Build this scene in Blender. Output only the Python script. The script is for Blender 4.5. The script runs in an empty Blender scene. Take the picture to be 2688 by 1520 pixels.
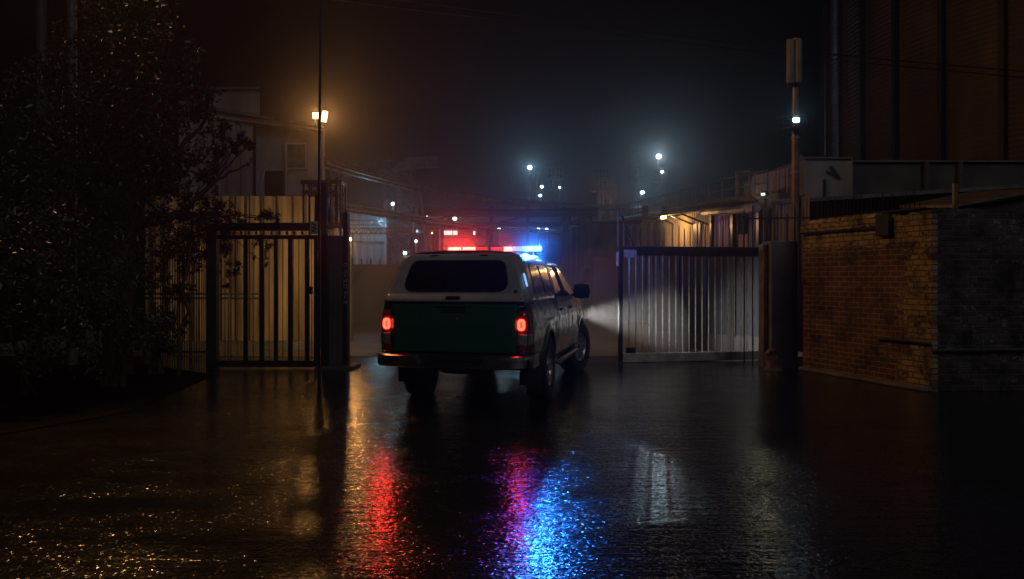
import bpy, bmesh, math, random
import numpy as np
from mathutils import Vector, Matrix
random.seed(7); rng = np.random.default_rng(7)
sc = bpy.context.scene
COL = sc.collection
F, H, HY = 2100.0, 1.53, 730.0            # focal length in photo pixels, eye height, horizon row
R = math.radians
def P(px, py, Y): return Vector(((px-1344)/F*Y, Y, H-(py-HY)/F*Y))
def G(px, py): return P(px, py, F*H/(py-HY))
def zat(py, Y): return H-(py-HY)/F*Y
def xat(px, Y): return (px-1344)/F*Y

# ------------------------------------------------------------------ materials
def new_mat(name):
    m = bpy.data.materials.new(name); m.use_nodes = True
    nt = m.node_tree; b = nt.nodes['Principled BSDF']
    return m, nt, b
def N(nt, t, **kw):
    n = nt.nodes.new(t)
    for k, v in kw.items():
        if k in n.inputs: n.inputs[k].default_value = v
        else: setattr(n, k, v)
    return n
def ramp(nt, fac, stops):
    r = nt.nodes.new('ShaderNodeValToRGB'); e = r.color_ramp.elements
    while len(e) > 1: e.remove(e[-1])
    e[0].position, e[0].color = stops[0][0], (*stops[0][1], 1)
    for p, c in stops[1:]:
        x = e.new(p); x.color = (*c, 1)
    nt.links.new(fac, r.inputs[0]); return r.outputs[0]
def coords(nt, scale=(1, 1, 1), kind='Object'):
    tc = nt.nodes.new('ShaderNodeTexCoord'); mp = nt.nodes.new('ShaderNodeMapping')
    mp.inputs['Scale'].default_value = scale
    nt.links.new(tc.outputs[kind], mp.inputs[0]); return mp.outputs[0]
def noise(nt, vec, scale, detail=5, rough=.6):
    n = N(nt, 'ShaderNodeTexNoise', Scale=scale, Detail=detail, Roughness=rough)
    nt.links.new(vec, n.inputs['Vector']); return n.outputs['Fac']
def bump(nt, b, h, strength=.3, dist=.01):
    n = N(nt, 'ShaderNodeBump', Strength=strength, Distance=dist)
    nt.links.new(h, n.inputs['Height']); nt.links.new(n.outputs[0], b.inputs['Normal']); return n
def pm(name, c, rough=.6, metal=0, var=.35, scale=3, bmp=.15, stretch=(1, 1, 1), coat=0, spec=.5):
    m, nt, b = new_mat(name)
    v = coords(nt, stretch); n = noise(nt, v, scale, 6)
    lo = tuple(x*(1-var) for x in c); hi = tuple(min(1, x*(1+var)) for x in c)
    nt.links.new(ramp(nt, n, [(.3, lo), (.7, hi)]), b.inputs['Base Color'])
    n2 = noise(nt, v, scale*4, 3)
    mr = N(nt, 'ShaderNodeMapRange'); mr.inputs['To Min'].default_value = max(.03, rough-.12); mr.inputs['To Max'].default_value = min(1, rough+.12)
    nt.links.new(n2, mr.inputs['Value']); nt.links.new(mr.outputs[0], b.inputs['Roughness'])
    b.inputs['Metallic'].default_value = metal; b.inputs['Coat Weight'].default_value = coat
    b.inputs['Specular IOR Level'].default_value = spec
    if bmp: bump(nt, b, n2, bmp, .004)
    return m
def emis(name, c, s, sample=False):
    m, nt, b = new_mat(name)
    b.inputs['Base Color'].default_value = (*[x*.3 for x in c], 1)
    b.inputs['Emission Color'].default_value = (*c, 1); b.inputs['Emission Strength'].default_value = s
    b.inputs['Roughness'].default_value = .2
    if not sample: m.cycles.emission_sampling = 'NONE'
    return m
M = {}
M['steel_dark'] = pm('dark_painted_steel', (.03, .032, .036), .38, .3, .4, 6)
M['steel_gate'] = pm('grey_gate_steel', (.62, .59, .54), .38, .25, .4, 5, .1)
M['steel_rust'] = pm('weathered_pipe_steel', (.24, .17, .11), .42, .5, .5, 4, .2)
M['steel_grey'] = pm('grey_structural_steel', (.16, .16, .17), .5, .4, .4, 4)
M['zinc'] = pm('zinc_sheet', (.42, .40, .36), .5, .25, .35, 2.2, .1, (1, 1, .15))
M['sheet_fence'] = pm('weathered_corrugated_sheet', (.33, .27, .17), .5, .15, .75, 2.4, .15, (1, 1, .12))
M['sheet_yellow'] = pm('cream_corrugated_sheet', (.50, .42, .28), .6, 0, .3, 1.5, .1, (1, 1, .2))
M['sheet_grey'] = pm('grey_corrugated_sheet', (.30, .31, .34), .5, .1, .3, 1.5, .1, (1, 1, .2))
M['sheet_shed'] = pm('grey_cladding_sheet', (.26, .24, .21), .55, .1, .45, 1.1, .1, (1, 1, .15))
M['concrete'] = pm('stained_concrete', (.17, .165, .16), .75, 0, .45, 1.7, .4)
M['concrete_pale'] = pm('pale_concrete', (.26, .26, .26), .8, 0, .4, .8, .4)
M['haze_blue'] = pm('haze_blue_backing', (.026, .031, .045), .7, 0, .5, 1.1, .3)  # blue dimness of the haze put into the added wall's colour
M['concrete_dark'] = pm('dark_render', (.07, .07, .072), .7, 0, .45, 1.4, .3)
M['tank'] = pm('amber_tinted_tank_sheet', (.145, .112, .08), .6, .1, .45, .6, .15, (1, 1, .3))  # brown tone: amber light on the tank put into its colour
M['tank_rib'] = pm('tank_rib_steel', (.05, .045, .04), .6, .3, .4, 2)
M['antenna'] = pm('antenna_plastic', (.22, .20, .18), .5, 0, .2, 3, 0)
M['rubber'] = pm('black_rubber', (.018, .018, .018), .7, 0, .3, 20, .3)
M['black'] = pm('black_plastic', (.012, .012, .013), .45, 0, .3, 20, .1)
M['cable'] = pm('black_cable', (.006, .006, .006), .8, 0, .1, 5, 0)
M['bark'] = pm('dark_bark', (.05, .038, .028), .85, 0, .4, 14, .8, (1, 1, .25))
M['shade_soil'] = pm('shade_dark_soil', (.007, .006, .005), .95, 0, .5, 5, .8, (1, 1, 1), 0, .05)  # near black, with the tree's shade put into the soil colour
M['plate'] = pm('dull_sign_plate', (.34, .34, .33), .55, .2, .35, 14, .1)
M['ink'] = pm('faded_black_ink', (.02, .02, .02), .6, 0, .2, 9, 0)
M['letter_white'] = pm('faded_white_paint', (.5, .46, .44), .7, 0, .4, 9, 0)
M['paint_white'] = pm('white_vehicle_paint', (.40, .38, .37), .28, 0, .12, 1.2, 0, (1, 1, 1), .5)
M['paint_green'] = pm('dark_green_vehicle_paint', (.014, .098, .041), .17, 0, .08, 1.2, 0, (1, 1, 1), .7)
M['paint_teal'] = pm('teal_decal_film', (.01, .22, .20), .35, 0, .15, 6, 0)
M['emblem'] = pm('dark_blue_emblem_film', (.04, .06, .12), .4, 0, .2, 30, 0)
M['chrome'] = pm('chrome_bumper_metal', (.60, .56, .52), .34, 1, .2, 4, .04)
M['rim'] = pm('silver_wheel_alloy', (.50, .50, .51), .32, .8, .15, 9, .05)
M['dark_glass'] = pm('tinted_vehicle_glass', (.006, .006, .008), .09, 0, .2, 2, 0, (1, 1, 1), .2)
M['lens_clear'] = pm('clear_lamp_lens', (.38, .36, .36), .12, .4, .5, 60, .5)
M['lens_red'] = pm('red_lamp_lens', (.34, .01, .01), .14, 0, .35, 40, .3, (1, 1, 1), .8)
M['window_dim'] = pm('grimy_window_glass', (.10, .09, .07), .25, 0, .5, 2.5, .1)
M['van_paint'] = pm('dull_van_paint', (.15, .12, .11), .5, 0, .3, 1.4, .05)
M['cabin'] = pm('pale_cabin_panel', (.40, .34, .32), .6, 0, .35, 1.4, .1)
M['flap'] = pm('black_mud_flap_rubber', (.015, .015, .016), .65, 0, .3, 12, .2)
M['e_red'] = emis('red_beacon_led', (1, .06, .045), 15)
M['e_tail_core'] = emis('tail_lamp_core', (1, .04, .02), 3)
M['e_red_dim'] = emis('idle_red_beacon_led', (1, .06, .04), .55)
M['e_blue'] = emis('blue_beacon_led', (.07, .40, 1), 12)
M['e_blue_dim'] = emis('idle_blue_beacon_led', (.25, .5, 1), 1.1)
M['e_tail'] = emis('lit_tail_lamp', (1, .05, .025), 6)
M['e_white'] = emis('cool_white_lamp_lens', (.72, .92, 1), 14)
M['e_blueish'] = emis('pale_blue_lamp_lens', (.45, .82, 1), 14)
M['e_orange'] = emis('sodium_lamp_lens', (1, .55, .18), 14)
M['e_window'] = emis('lit_cabin_window', (1, .9, .85), 1.1)
M['e_head'] = emis('headlamp_lens', (1, .93, .85), 14)

def brick_mat(name, dark, lite, mortar, paint, band, thresh, axis_len):
    m, nt, b = new_mat(name)
    tc = nt.nodes.new('ShaderNodeTexCoord'); sp = nt.nodes.new('ShaderNodeSeparateXYZ'); cb = nt.nodes.new('ShaderNodeCombineXYZ')
    nt.links.new(tc.outputs['Object'], sp.inputs[0])
    nt.links.new(sp.outputs['X'], cb.inputs[0]); nt.links.new(sp.outputs['Z'], cb.inputs[1])
    w = N(nt, 'ShaderNodeTexNoise', Scale=3.0, Detail=3.0); nt.links.new(cb.outputs[0], w.inputs['Vector'])
    vm = N(nt, 'ShaderNodeVectorMath', operation='MULTIPLY_ADD'); vm.inputs[1].default_value = (.02, .014, 0)
    nt.links.new(w.outputs['Color'], vm.inputs[0]); nt.links.new(cb.outputs[0], vm.inputs[2])
    br = N(nt, 'ShaderNodeTexBrick', Scale=1.0); br.inputs['Brick Width'].default_value = .215; br.inputs['Row Height'].default_value = .078
    br.inputs['Mortar Size'].default_value = .010; br.inputs['Mortar Smooth'].default_value = .4; br.inputs['Bias'].default_value = -.2
    br.inputs['Color1'].default_value = (*dark, 1); br.inputs['Color2'].default_value = (*lite, 1); br.inputs['Mortar'].default_value = (*mortar, 1)
    nt.links.new(vm.outputs[0], br.inputs['Vector'])
    # flaking paint: strongest near the top band and near the corner end (local x = 0)
    n1 = noise(nt, cb.outputs[0], 5.5, 8, .72); n2 = noise(nt, cb.outputs[0], 1.1, 3)
    top = N(nt, 'ShaderNodeMapRange'); top.inputs['From Min'].default_value = band[0]; top.inputs['From Max'].default_value = band[1]; nt.links.new(sp.outputs['Z'], top.inputs['Value'])
    cor = N(nt, 'ShaderNodeMapRange'); cor.inputs['From Min'].default_value = axis_len[0]; cor.inputs['From Max'].default_value = axis_len[1]; nt.links.new(sp.outputs['X'], cor.inputs['Value'])
    mx = N(nt, 'ShaderNodeMath', operation='MAXIMUM'); nt.links.new(top.outputs[0], mx.inputs[0]); nt.links.new(cor.outputs[0], mx.inputs[1])
    s1 = N(nt, 'ShaderNodeMath', operation='MULTIPLY'); s1.inputs[1].default_value = .30; nt.links.new(mx.outputs[0], s1.inputs[0])
    s2 = N(nt, 'ShaderNodeMath', operation='ADD'); nt.links.new(n1, s2.inputs[0]); nt.links.new(s1.outputs[0], s2.inputs[1])
    s3 = N(nt, 'ShaderNodeMath', operation='MULTIPLY_ADD'); s3.inputs[1].default_value = .35; nt.links.new(n2, s3.inputs[0]); nt.links.new(s2.outputs[0], s3.inputs[2])
    msk = N(nt, 'ShaderNodeMapRange'); msk.inputs['From Min'].default_value = thresh; msk.inputs['From Max'].default_value = thresh+.05; nt.links.new(s3.outputs[0], msk.inputs['Value'])
    mix = N(nt, 'ShaderNodeMix', data_type='RGBA'); nt.links.new(msk.outputs[0], mix.inputs['Factor'])
    nt.links.new(br.outputs['Color'], mix.inputs['A'])
    pj = N(nt, 'ShaderNodeMix', data_type='RGBA'); pj.inputs['A'].default_value = (*paint, 1); pj.inputs['B'].default_value = (*[x*.28 for x in paint], 1); nt.links.new(br.outputs['Fac'], pj.inputs['Factor']); nt.links.new(pj.outputs['Result'], mix.inputs['B'])
    # dirt
    dn = noise(nt, cb.outputs[0], 2.3, 7, .7)
    mix2 = N(nt, 'ShaderNodeMix', data_type='RGBA', blend_type='MULTIPLY'); mix2.inputs['Factor'].default_value = 1
    nt.links.new(mix.outputs['Result'], mix2.inputs['A']); nt.links.new(ramp(nt, dn, [(.38, (.10, .085, .07)), (.50, (.7, .68, .65)), (.64, (1, 1, 1))]), mix2.inputs['B'])
    nt.links.new(mix2.outputs['Result'], b.inputs['Base Color'])
    b.inputs['Roughness'].default_value = .75
    inv = N(nt, 'ShaderNodeMath', operation='SUBTRACT'); inv.inputs[0].default_value = 1; nt.links.new(br.outputs['Fac'], inv.inputs[1])
    ad = N(nt, 'ShaderNodeMath', operation='MULTIPLY_ADD'); ad.inputs[1].default_value = .45; nt.links.new(n1, ad.inputs[0]); nt.links.new(inv.outputs[0], ad.inputs[2])
    bump(nt, b, ad.outputs[0], 1.0, .022)
    return m
M['brick_side'] = brick_mat('old_painted_brick', (.15, .06, .028), (.25, .12, .055), (.46, .36, .22), (.56, .43, .22), (1.92, 2.02), .89, (-1.0, -.35))
M['brick_front'] = brick_mat('dark_grey_brick', (.06, .05, .05), (.14, .12, .115), (.17, .16, .155), (.34, .33, .33), (6, 7), .74, (6, 7))  # darker, greyer brick for the return wall

def ground_mat(name, c, wet, fine, rmin, rmax, bstr, facet=80):
    m, nt, b = new_mat(name)
    v = coords(nt); vs = coords(nt, (1.2, 9, 1))
    big = noise(nt, v, .45, 6, .65); med = noise(nt, vs, 1.3, 4, .6); fin = noise(nt, v, fine, 2, .5); grit = noise(nt, v, fine*2.4, 1, .5)
    pat = noise(nt, coords(nt, (1, 1.7, 1)), .9, 10, .72)
    lo = tuple(x*.7 for x in c)
    nt.links.new(ramp(nt, big, [(.35, lo), (.65, c)]), b.inputs['Base Color'])
    mr = N(nt, 'ShaderNodeMapRange'); mr.inputs['From Min'].default_value = .40; mr.inputs['From Max'].default_value = .60
    mr.inputs['To Min'].default_value = rmin; mr.inputs['To Max'].default_value = rmax
    nt.links.new(pat, mr.inputs['Value']); nt.links.new(mr.outputs[0], b.inputs['Roughness'])
    b.inputs['Specular IOR Level'].default_value = .5
    a1 = N(nt, 'ShaderNodeMath', operation='MULTIPLY_ADD'); a1.inputs[1].default_value = 1.7; nt.links.new(med, a1.inputs[0]); nt.links.new(fin, a1.inputs[2])
    a2 = N(nt, 'ShaderNodeMath', operation='MULTIPLY_ADD'); a2.inputs[1].default_value = .5; nt.links.new(grit, a2.inputs[0]); nt.links.new(a1.outputs[0], a2.inputs[2])
    # narrow cracks between old slabs of tarmac
    vo = N(nt, 'ShaderNodeTexVoronoi', feature='DISTANCE_TO_EDGE', Scale=.55); wn = N(nt, 'ShaderNodeTexNoise', Scale=2.5, Detail=6.0); nt.links.new(v, wn.inputs['Vector'])
    wv = N(nt, 'ShaderNodeVectorMath', operation='MULTIPLY_ADD'); wv.inputs[1].default_value = (.5, .5, 0); nt.links.new(wn.outputs['Color'], wv.inputs[0]); nt.links.new(v, wv.inputs[2]); nt.links.new(wv.outputs[0], vo.inputs['Vector'])
    cr_ = N(nt, 'ShaderNodeMapRange'); cr_.inputs['From Max'].default_value = .006; cr_.inputs['To Min'].default_value = -.35; cr_.inputs['To Max'].default_value = 0; nt.links.new(vo.outputs['Distance'], cr_.inputs['Value'])
    a3 = N(nt, 'ShaderNodeMath', operation='ADD'); nt.links.new(a2.outputs[0], a3.inputs[0]); nt.links.new(cr_.outputs[0], a3.inputs[1])
    bn = bump(nt, b, a3.outputs[0], bstr, .0042)
    # single stones of the aggregate standing at odd angles: they give the glitter
    vc = N(nt, 'ShaderNodeTexVoronoi', feature='F1', Scale=facet); nt.links.new(v, vc.inputs['Vector'])
    sx = nt.nodes.new('ShaderNodeSeparateColor'); nt.links.new(vc.outputs['Color'], sx.inputs[0])
    am = N(nt, 'ShaderNodeMapRange'); am.inputs['From Min'].default_value = .40; am.inputs['From Max'].default_value = 1; am.inputs['To Max'].default_value = .52; nt.links.new(sx.outputs[2], am.inputs['Value'])
    pm_ = N(nt, 'ShaderNodeMapRange'); pm_.inputs['From Min'].default_value = .38; pm_.inputs['From Max'].default_value = .58; pm_.inputs['To Min'].default_value = .12; pm_.inputs['To Max'].default_value = 1.05; nt.links.new(pat, pm_.inputs['Value'])
    amp = N(nt, 'ShaderNodeMath', operation='MULTIPLY'); nt.links.new(am.outputs[0], amp.inputs[0]); nt.links.new(pm_.outputs[0], amp.inputs[1])
    cx = nt.nodes.new('ShaderNodeCombineXYZ')
    for k_ in (0, 1):
        sb = N(nt, 'ShaderNodeMath', operation='SUBTRACT'); sb.inputs[1].default_value = .5; nt.links.new(sx.outputs[k_], sb.inputs[0])
        ml = N(nt, 'ShaderNodeMath', operation='MULTIPLY'); nt.links.new(sb.outputs[0], ml.inputs[0]); nt.links.new(amp.outputs[0], ml.inputs[1]); nt.links.new(ml.outputs[0], cx.inputs[k_])
    ad = N(nt, 'ShaderNodeVectorMath', operation='ADD'); nt.links.new(bn.outputs[0], ad.inputs[0]); nt.links.new(cx.outputs[0], ad.inputs[1])
    nm = N(nt, 'ShaderNodeVectorMath', operation='NORMALIZE'); nt.links.new(ad.outputs[0], nm.inputs[0]); nt.links.new(nm.outputs[0], b.inputs['Normal'])
    return m
M['asphalt'] = ground_mat('wet_asphalt', (.016, .0155, .015), True, 15, .13, .21, .8)
M['yard'] = ground_mat('damp_yard_concrete', (.20, .185, .165), False, 22, .45, .7, .5)

def leaf_mat(name, c):
    m, nt, b = new_mat(name)
    g = nt.nodes.new('ShaderNodeNewGeometry')
    nt.links.new(ramp(nt, g.outputs['Random Per Island'], [(0, tuple(x*.5 for x in c)), (1, tuple(x*1.35 for x in c))]), b.inputs['Base Color'])
    b.inputs['Roughness'].default_value = .36; b.inputs['Specular IOR Level'].default_value = .5
    return m
M['leaf'] = leaf_mat('glossy_dark_leaves', (.030, .038, .014))
M['leaf2'] = leaf_mat('shrub_leaves', (.045, .052, .020))

# ------------------------------------------------------------------ mesh building
OFF = {}
def tag(o, label=None, cat=None, group=None, kind=None):
    if label: o['label'] = label
    if cat: o['category'] = cat
    if group: o['group'] = group
    if kind: o['kind'] = kind
    return o
def thing(name, label, cat, loc=(0, 0, 0), group=None, rz=0):
    o = bpy.data.objects.new(name, None); COL.objects.link(o)
    o.location = loc; o.rotation_euler = (0, 0, rz); o.empty_display_size = .2
    OFF[o] = Vector(loc)
    return tag(o, label, cat, group)
class MB:
    def __init__(s): s.v = []; s.f = []; s.uv = None
    def add(s, vs, fs):
        b = len(s.v); s.v += [Vector(x) for x in vs]; s.f += [tuple(b+i for i in f) for f in fs]; return s
    def box(s, c, d, rz=0, rot=None):
        m = rot or Matrix.Rotation(rz, 3, 'Z'); c = Vector(c)
        vs = [c+m@Vector((sx*d[0]/2, sy*d[1]/2, sz*d[2]/2)) for sx in (-1, 1) for sy in (-1, 1) for sz in (-1, 1)]
        return s.add(vs, [(0, 1, 3, 2), (4, 6, 7, 5), (0, 4, 5, 1), (2, 3, 7, 6), (0, 2, 6, 4), (1, 5, 7, 3)])
    def span(s, lo, hi):
        return s.box([(a+b)/2 for a, b in zip(lo, hi)], [abs(b-a) for a, b in zip(lo, hi)])
    def bar(s, p, q, w, h=None):
        p, q = Vector(p), Vector(q); d = q-p; L = d.length
        r = d.to_track_quat('X', 'Z').to_matrix()
        return s.box((p+q)/2, (L, w, h or w), rot=r)
    def tube(s, pts, r, n=8, cap=True):
        pts = [Vector(p) for p in pts]; rs = r if isinstance(r, (list, tuple)) else [r]*len(pts)
        b = len(s.v); up = None
        for i, p in enumerate(pts):
            t = (pts[min(i+1, len(pts)-1)]-pts[max(i-1, 0)]).normalized()
            if up is None: up = t.orthogonal().normalized()
            up = (up-t*up.dot(t)).normalized(); sd = t.cross(up)
            for k in range(n):
                a = 2*math.pi*k/n; s.v.append(p+(up*math.cos(a)+sd*math.sin(a))*rs[i])
        for i in range(len(pts)-1):
            for k in range(n):
                k2 = (k+1) % n; s.f.append((b+i*n+k, b+i*n+k2, b+(i+1)*n+k2, b+(i+1)*n+k))
        if cap:
            s.f.append(tuple(b+k for k in reversed(range(n)))); s.f.append(tuple(b+(len(pts)-1)*n+k for k in range(n)))
        return s
    def lathe(s, prof, n=32, c=(0, 0, 0), axis='Z', cap=True):
        c = Vector(c); b = len(s.v)
        for (r, h) in prof:
            for k in range(n):
                a = 2*math.pi*k/n; x, y = r*math.cos(a), r*math.sin(a)
                s.v.append(c+(Vector((x, y, h)) if axis == 'Z' else Vector((h, x, y))))
        for i in range(len(prof)-1):
            for k in range(n):
                k2 = (k+1) % n; s.f.append((b+i*n+k, b+i*n+k2, b+(i+1)*n+k2, b+(i+1)*n+k))
        if cap:
            s.f.append(tuple(b+k for k in reversed(range(n)))); s.f.append(tuple(b+(len(prof)-1)*n+k for k in range(n)))
        return s
    def grid(s, rows):
        b = len(s.v); n = len(rows[0])
        for r in rows: s.v += [Vector(p) for p in r]
        for i in range(len(rows)-1):
            for k in range(n-1): s.f.append((b+i*n+k, b+i*n+k+1, b+(i+1)*n+k+1, b+(i+1)*n+k))
        return s
    def poly(s, pts): return s.add(pts, [tuple(range(len(pts)))])
    def slab(s, pts, d):
        d = Vector(d); n = len(pts); pts = [Vector(p) for p in pts]
        fs = [tuple(range(n)), tuple(reversed(range(n, 2*n)))]+[(i, i+n, (i+1) % n+n, (i+1) % n) for i in range(n)]
        return s.add(pts+[p+d for p in pts], fs)
    def build(s, name, mat, parent=None, smooth=False, bevel=0, solid=0, label=None, angle=40):
        me = bpy.data.meshes.new(name); off = Vector((0, 0, 0))
        if parent is not None: off = OFF.get(parent, Vector((0, 0, 0)))
        me.from_pydata([tuple(v-off) for v in s.v], [], s.f); me.update()
        me.materials.append(mat)
        o = bpy.data.objects.new(name, me); COL.objects.link(o)
        if parent is not None: o.parent = parent; OFF[o] = off
        if solid:
            md = o.modifiers.new('thickness', 'SOLIDIFY'); md.thickness = solid; md.offset = 0
        if bevel:
            md = o.modifiers.new('edge', 'BEVEL'); md.width = bevel; md.segments = 2; md.limit_method = 'ANGLE'; md.angle_limit = R(35)
        if smooth:
            me.polygons.foreach_set('use_smooth', [True]*len(me.polygons))
            try: me.set_sharp_from_angle(angle=R(angle))
            except Exception: pass
        if label: o['label'] = label
        return o
def solo(mb, name, mat, label, cat, group=None, kind=None, **k):
    return tag(mb.build(name, mat, None, **k), label, cat, group, kind)
def point(name, loc, c, watts, r=.08, parent=None):
    l = bpy.data.lights.new(name, 'POINT'); l.energy = watts; l.color = c; l.shadow_soft_size = r
    o = bpy.data.objects.new(name, l); COL.objects.link(o); o.location = loc
    if parent is not None: o.parent = parent; o.location = Vector(loc)-OFF.get(parent, Vector((0, 0, 0)))
    return o
def spot(name, loc, to, c, watts, ang, blend=.5, r=.05, parent=None):
    l = bpy.data.lights.new(name, 'SPOT'); l.energy = watts; l.color = c; l.shadow_soft_size = r; l.spot_size = R(ang); l.spot_blend = blend
    o = bpy.data.objects.new(name, l); COL.objects.link(o)
    loc = Vector(loc); to = Vector(to)
    off = OFF.get(parent, Vector((0, 0, 0))) if parent is not None else Vector((0, 0, 0))
    o.location = loc-off; o.rotation_euler = (to-loc).to_track_quat('-Z', 'Y').to_euler()
    if parent is not None: o.parent = parent
    return o
def corr(p0, p1, z0, z1, pitch=.2, depth=.03, z1b=None):
    """a sheet of trapezoid corrugation between two ground points"""
    p0, p1 = Vector((p0[0], p0[1], 0)), Vector((p1[0], p1[1], 0)); d = p1-p0; L = d.length; d.normalize(); n = Vector((d.y, -d.x, 0))
    if z1b is None: z1b = z1
    s = 0; xs = []
    while s < L:
        for f, o in ((0, 0), (.35, 0), (.5, 1), (.85, 1)):
            if s+f*pitch <= L: xs.append((s+f*pitch, o))
        s += pitch
    xs.append((L, 0))
    mb = MB(); lo = []; hi = []
    for a, o in xs:
        q = p0+d*a+n*(depth*o); t = a/L
        lo.append(Vector((q.x, q.y, z0))); hi.append(Vector((q.x, q.y, z1+(z1b-z1)*t)))
    mb.grid([lo, hi]); return mb

# ------------------------------------------------------------------ world, camera, moonlight
w = bpy.data.worlds.new('World'); sc.world = w; w.use_nodes = True
nt = w.node_tree; bg = nt.nodes['Background']
sky = nt.nodes.new('ShaderNodeTexSky'); sky.sky_type = 'NISHITA'; sky.sun_disc = False
sky.sun_elevation = R(-6); sky.sun_rotation = R(200)
nt.links.new(sky.outputs[0], bg.inputs[0]); bg.inputs[1].default_value = .006
sun = bpy.data.lights.new('moonlight', 'SUN'); sun.energy = .165; sun.angle = R(25); sun.color = (.98, .93, .95)
so = bpy.data.objects.new('moonlight', sun); COL.objects.link(so); so.rotation_euler = (R(54), 0, R(30))
cam = bpy.data.cameras.new('camera'); co = bpy.data.objects.new('camera', cam); COL.objects.link(co)
co.location = (0, 0, H); co.rotation_euler = (R(90), 0, 0)
cam.sensor_width = 36; cam.lens = 36*F/2688; cam.shift_y = -(760-HY)/2688; cam.clip_end = 1000; cam.clip_start = .05
sc.camera = co
sc.view_settings.view_transform = 'Standard'; sc.view_settings.look = 'None'; sc.view_settings.exposure = 0; sc.view_settings.gamma = 1
sc.cycles.use_denoising = True; sc.cycles.denoiser = 'OPENIMAGEDENOISE'
sc.cycles.max_bounces = 6; sc.cycles.diffuse_bounces = 2; sc.cycles.glossy_bounces = 3; sc.cycles.volume_bounces = 0; sc.cycles.transparent_max_bounces = 8
sc.cycles.sample_clamp_indirect = 4; sc.cycles.blur_glossy = .3; sc.cycles.use_light_tree = True; sc.cycles.denoising_prefilter = 'ACCURATE'; sc.cycles.denoising_input_passes = 'RGB_ALBEDO_NORMAL'
sc.cycles.caustics_reflective = False; sc.cycles.caustics_refractive = False

# ------------------------------------------------------------------ haze
def haze(mb, name, dens, g, label, smooth=False):
    o = mb.build(name, M['steel_dark'], smooth=smooth)
    bm = bmesh.new(); bm.from_mesh(o.data); bmesh.ops.remove_doubles(bm, verts=bm.verts, dist=1e-4); bmesh.ops.recalc_face_normals(bm, faces=bm.faces); bm.to_mesh(o.data); bm.free()
    hm = bpy.data.materials.new('night_haze'); hm.use_nodes = True; n_ = hm.node_tree
    for x in list(n_.nodes): n_.nodes.remove(x)
    ho = n_.nodes.new('ShaderNodeOutputMaterial'); hv = n_.nodes.new('ShaderNodeVolumePrincipled')
    hv.inputs['Color'].default_value = (.93, .94, .96, 1); hv.inputs['Density'].default_value = dens; hv.inputs['Anisotropy'].default_value = g
    n_.links.new(hv.outputs[0], ho.inputs['Volume'])
    o.data.materials.clear(); o.data.materials.append(hm); return tag(o, label, 'haze', kind='stuff')
haze(MB().span((-45, -9, -1), (60, 100, 21)), 'haze', .0006, .6, 'thin night haze hanging over the whole place')
haze(MB().slab([(x, y, -.6) for x, y in ((-3.1, 9.8), (4.5, 9.8), (4.5, 14.6), (52, 14.6), (52, 92), (-40, 92), (-40, 14.6), (-3.1, 14.6))], (0, 0, 11)), 'yard_haze', .0052, .86, 'thicker night haze filling the gateway and the yard')
def puff(c, r, dens, label):
    mb = MB(); prof = [(math.sin(math.pi*k/16), -math.cos(math.pi*k/16)) for k in range(17)]
    mb.lathe(prof, 32, (0, 0, 0), 'Z', False)
    mb.v = [Vector((c[0]+v.x*r[0], c[1]+v.y*r[1], c[2]+v.z*r[2])) for v in mb.v]
    haze(mb, 'ground_mist', dens, .1, label)
puff((1.75, 15.9, .5), (1.75, 1.7, 1.65), .085, 'low bank of pale mist lit by the headlamps before the barred gate')
puff((-2.2, 17.6, .25), (1.6, 2.6, 1.9), .06, 'low bank of warm brown mist left of the pickup inside the gateway')

# ------------------------------------------------------------------ ground
MB().grid([[(-300, -30, 0), (300, -30, 0)], [(-300, 400, 0), (300, 400, 0)]]).build('ground', M['asphalt'])['kind'] = 'structure'
mb = MB(); e0 = []; 
for i in range(41):
    x = -12+i*.45; e0.append((x, 15.6+.05*math.sin(i*1.7)+.04*math.sin(i*.6), .004))
mb.grid([e0, [(p[0], 99, .004) for p in e0]]).build('yard', M['yard'])['kind'] = 'structure'
MB().slab([(-14, 15.0, .012), G(380, 957)+Vector((0, 0, .012)), G(560, 985)+Vector((0, 0, .012)), G(330, 1085)+Vector((0, 0, .012)), G(-40, 1150)+Vector((0, 0, .012)), (-14, 6, .012)], (0, 0, -.1)).build('shaded_planting_bed', M['shade_soil'])['kind'] = 'structure'  # soil sheet whose dark colour also carries the shadow under the tree
# ------------------------------------------------------------------ the police pickup (local frame: x right, y forward, z up, origin under the rear axle)
TX, TY, TA = -.41, 10.38, .21
truck = thing('police_pickup', 'double cab police pickup with white canopy, green tailgate and lit red and blue lightbar', 'pickup truck', (TX, TY, 0), None, -TA)
OFF[truck] = Vector((0, 0, 0))
WB, WR, AR, AZ = 3.15, .395, .47, .40
def sstep(a, b, x):
    t = min(1, max(0, (x-a)/(b-a))); return t*t*(3-2*t)
def halfw(y, z):
    x = .905-.24*(z-.86)**2
    if y > 3.3: x -= .17*((y-3.3)/.85)**2
    if y < -1.0: x -= .05*((-1.0-y)/.27)**2
    for yc in (0, WB):
        d = abs(math.hypot(y-yc, z-AZ)-AR-.03)
        if z > .35: x += .028*math.exp(-(d/.055)**2)
    x += .012*math.exp(-((z-.98)/.03)**2)*(1 if -1 < y < 3.4 else 0)
    return x
def zlow(y):
    z = .50 if y > 0 else .56
    for yc in (0, WB):
        if abs(y-yc) < AR: z = max(z, AZ+math.sqrt(AR*AR-(y-yc)**2))
    return z
def ztop(y):
    if y < .80: return 1.25
    if y < 2.74: return 1.225
    t = (y-2.74)/1.4; return 1.225-.05*t-.14*t*t
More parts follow.
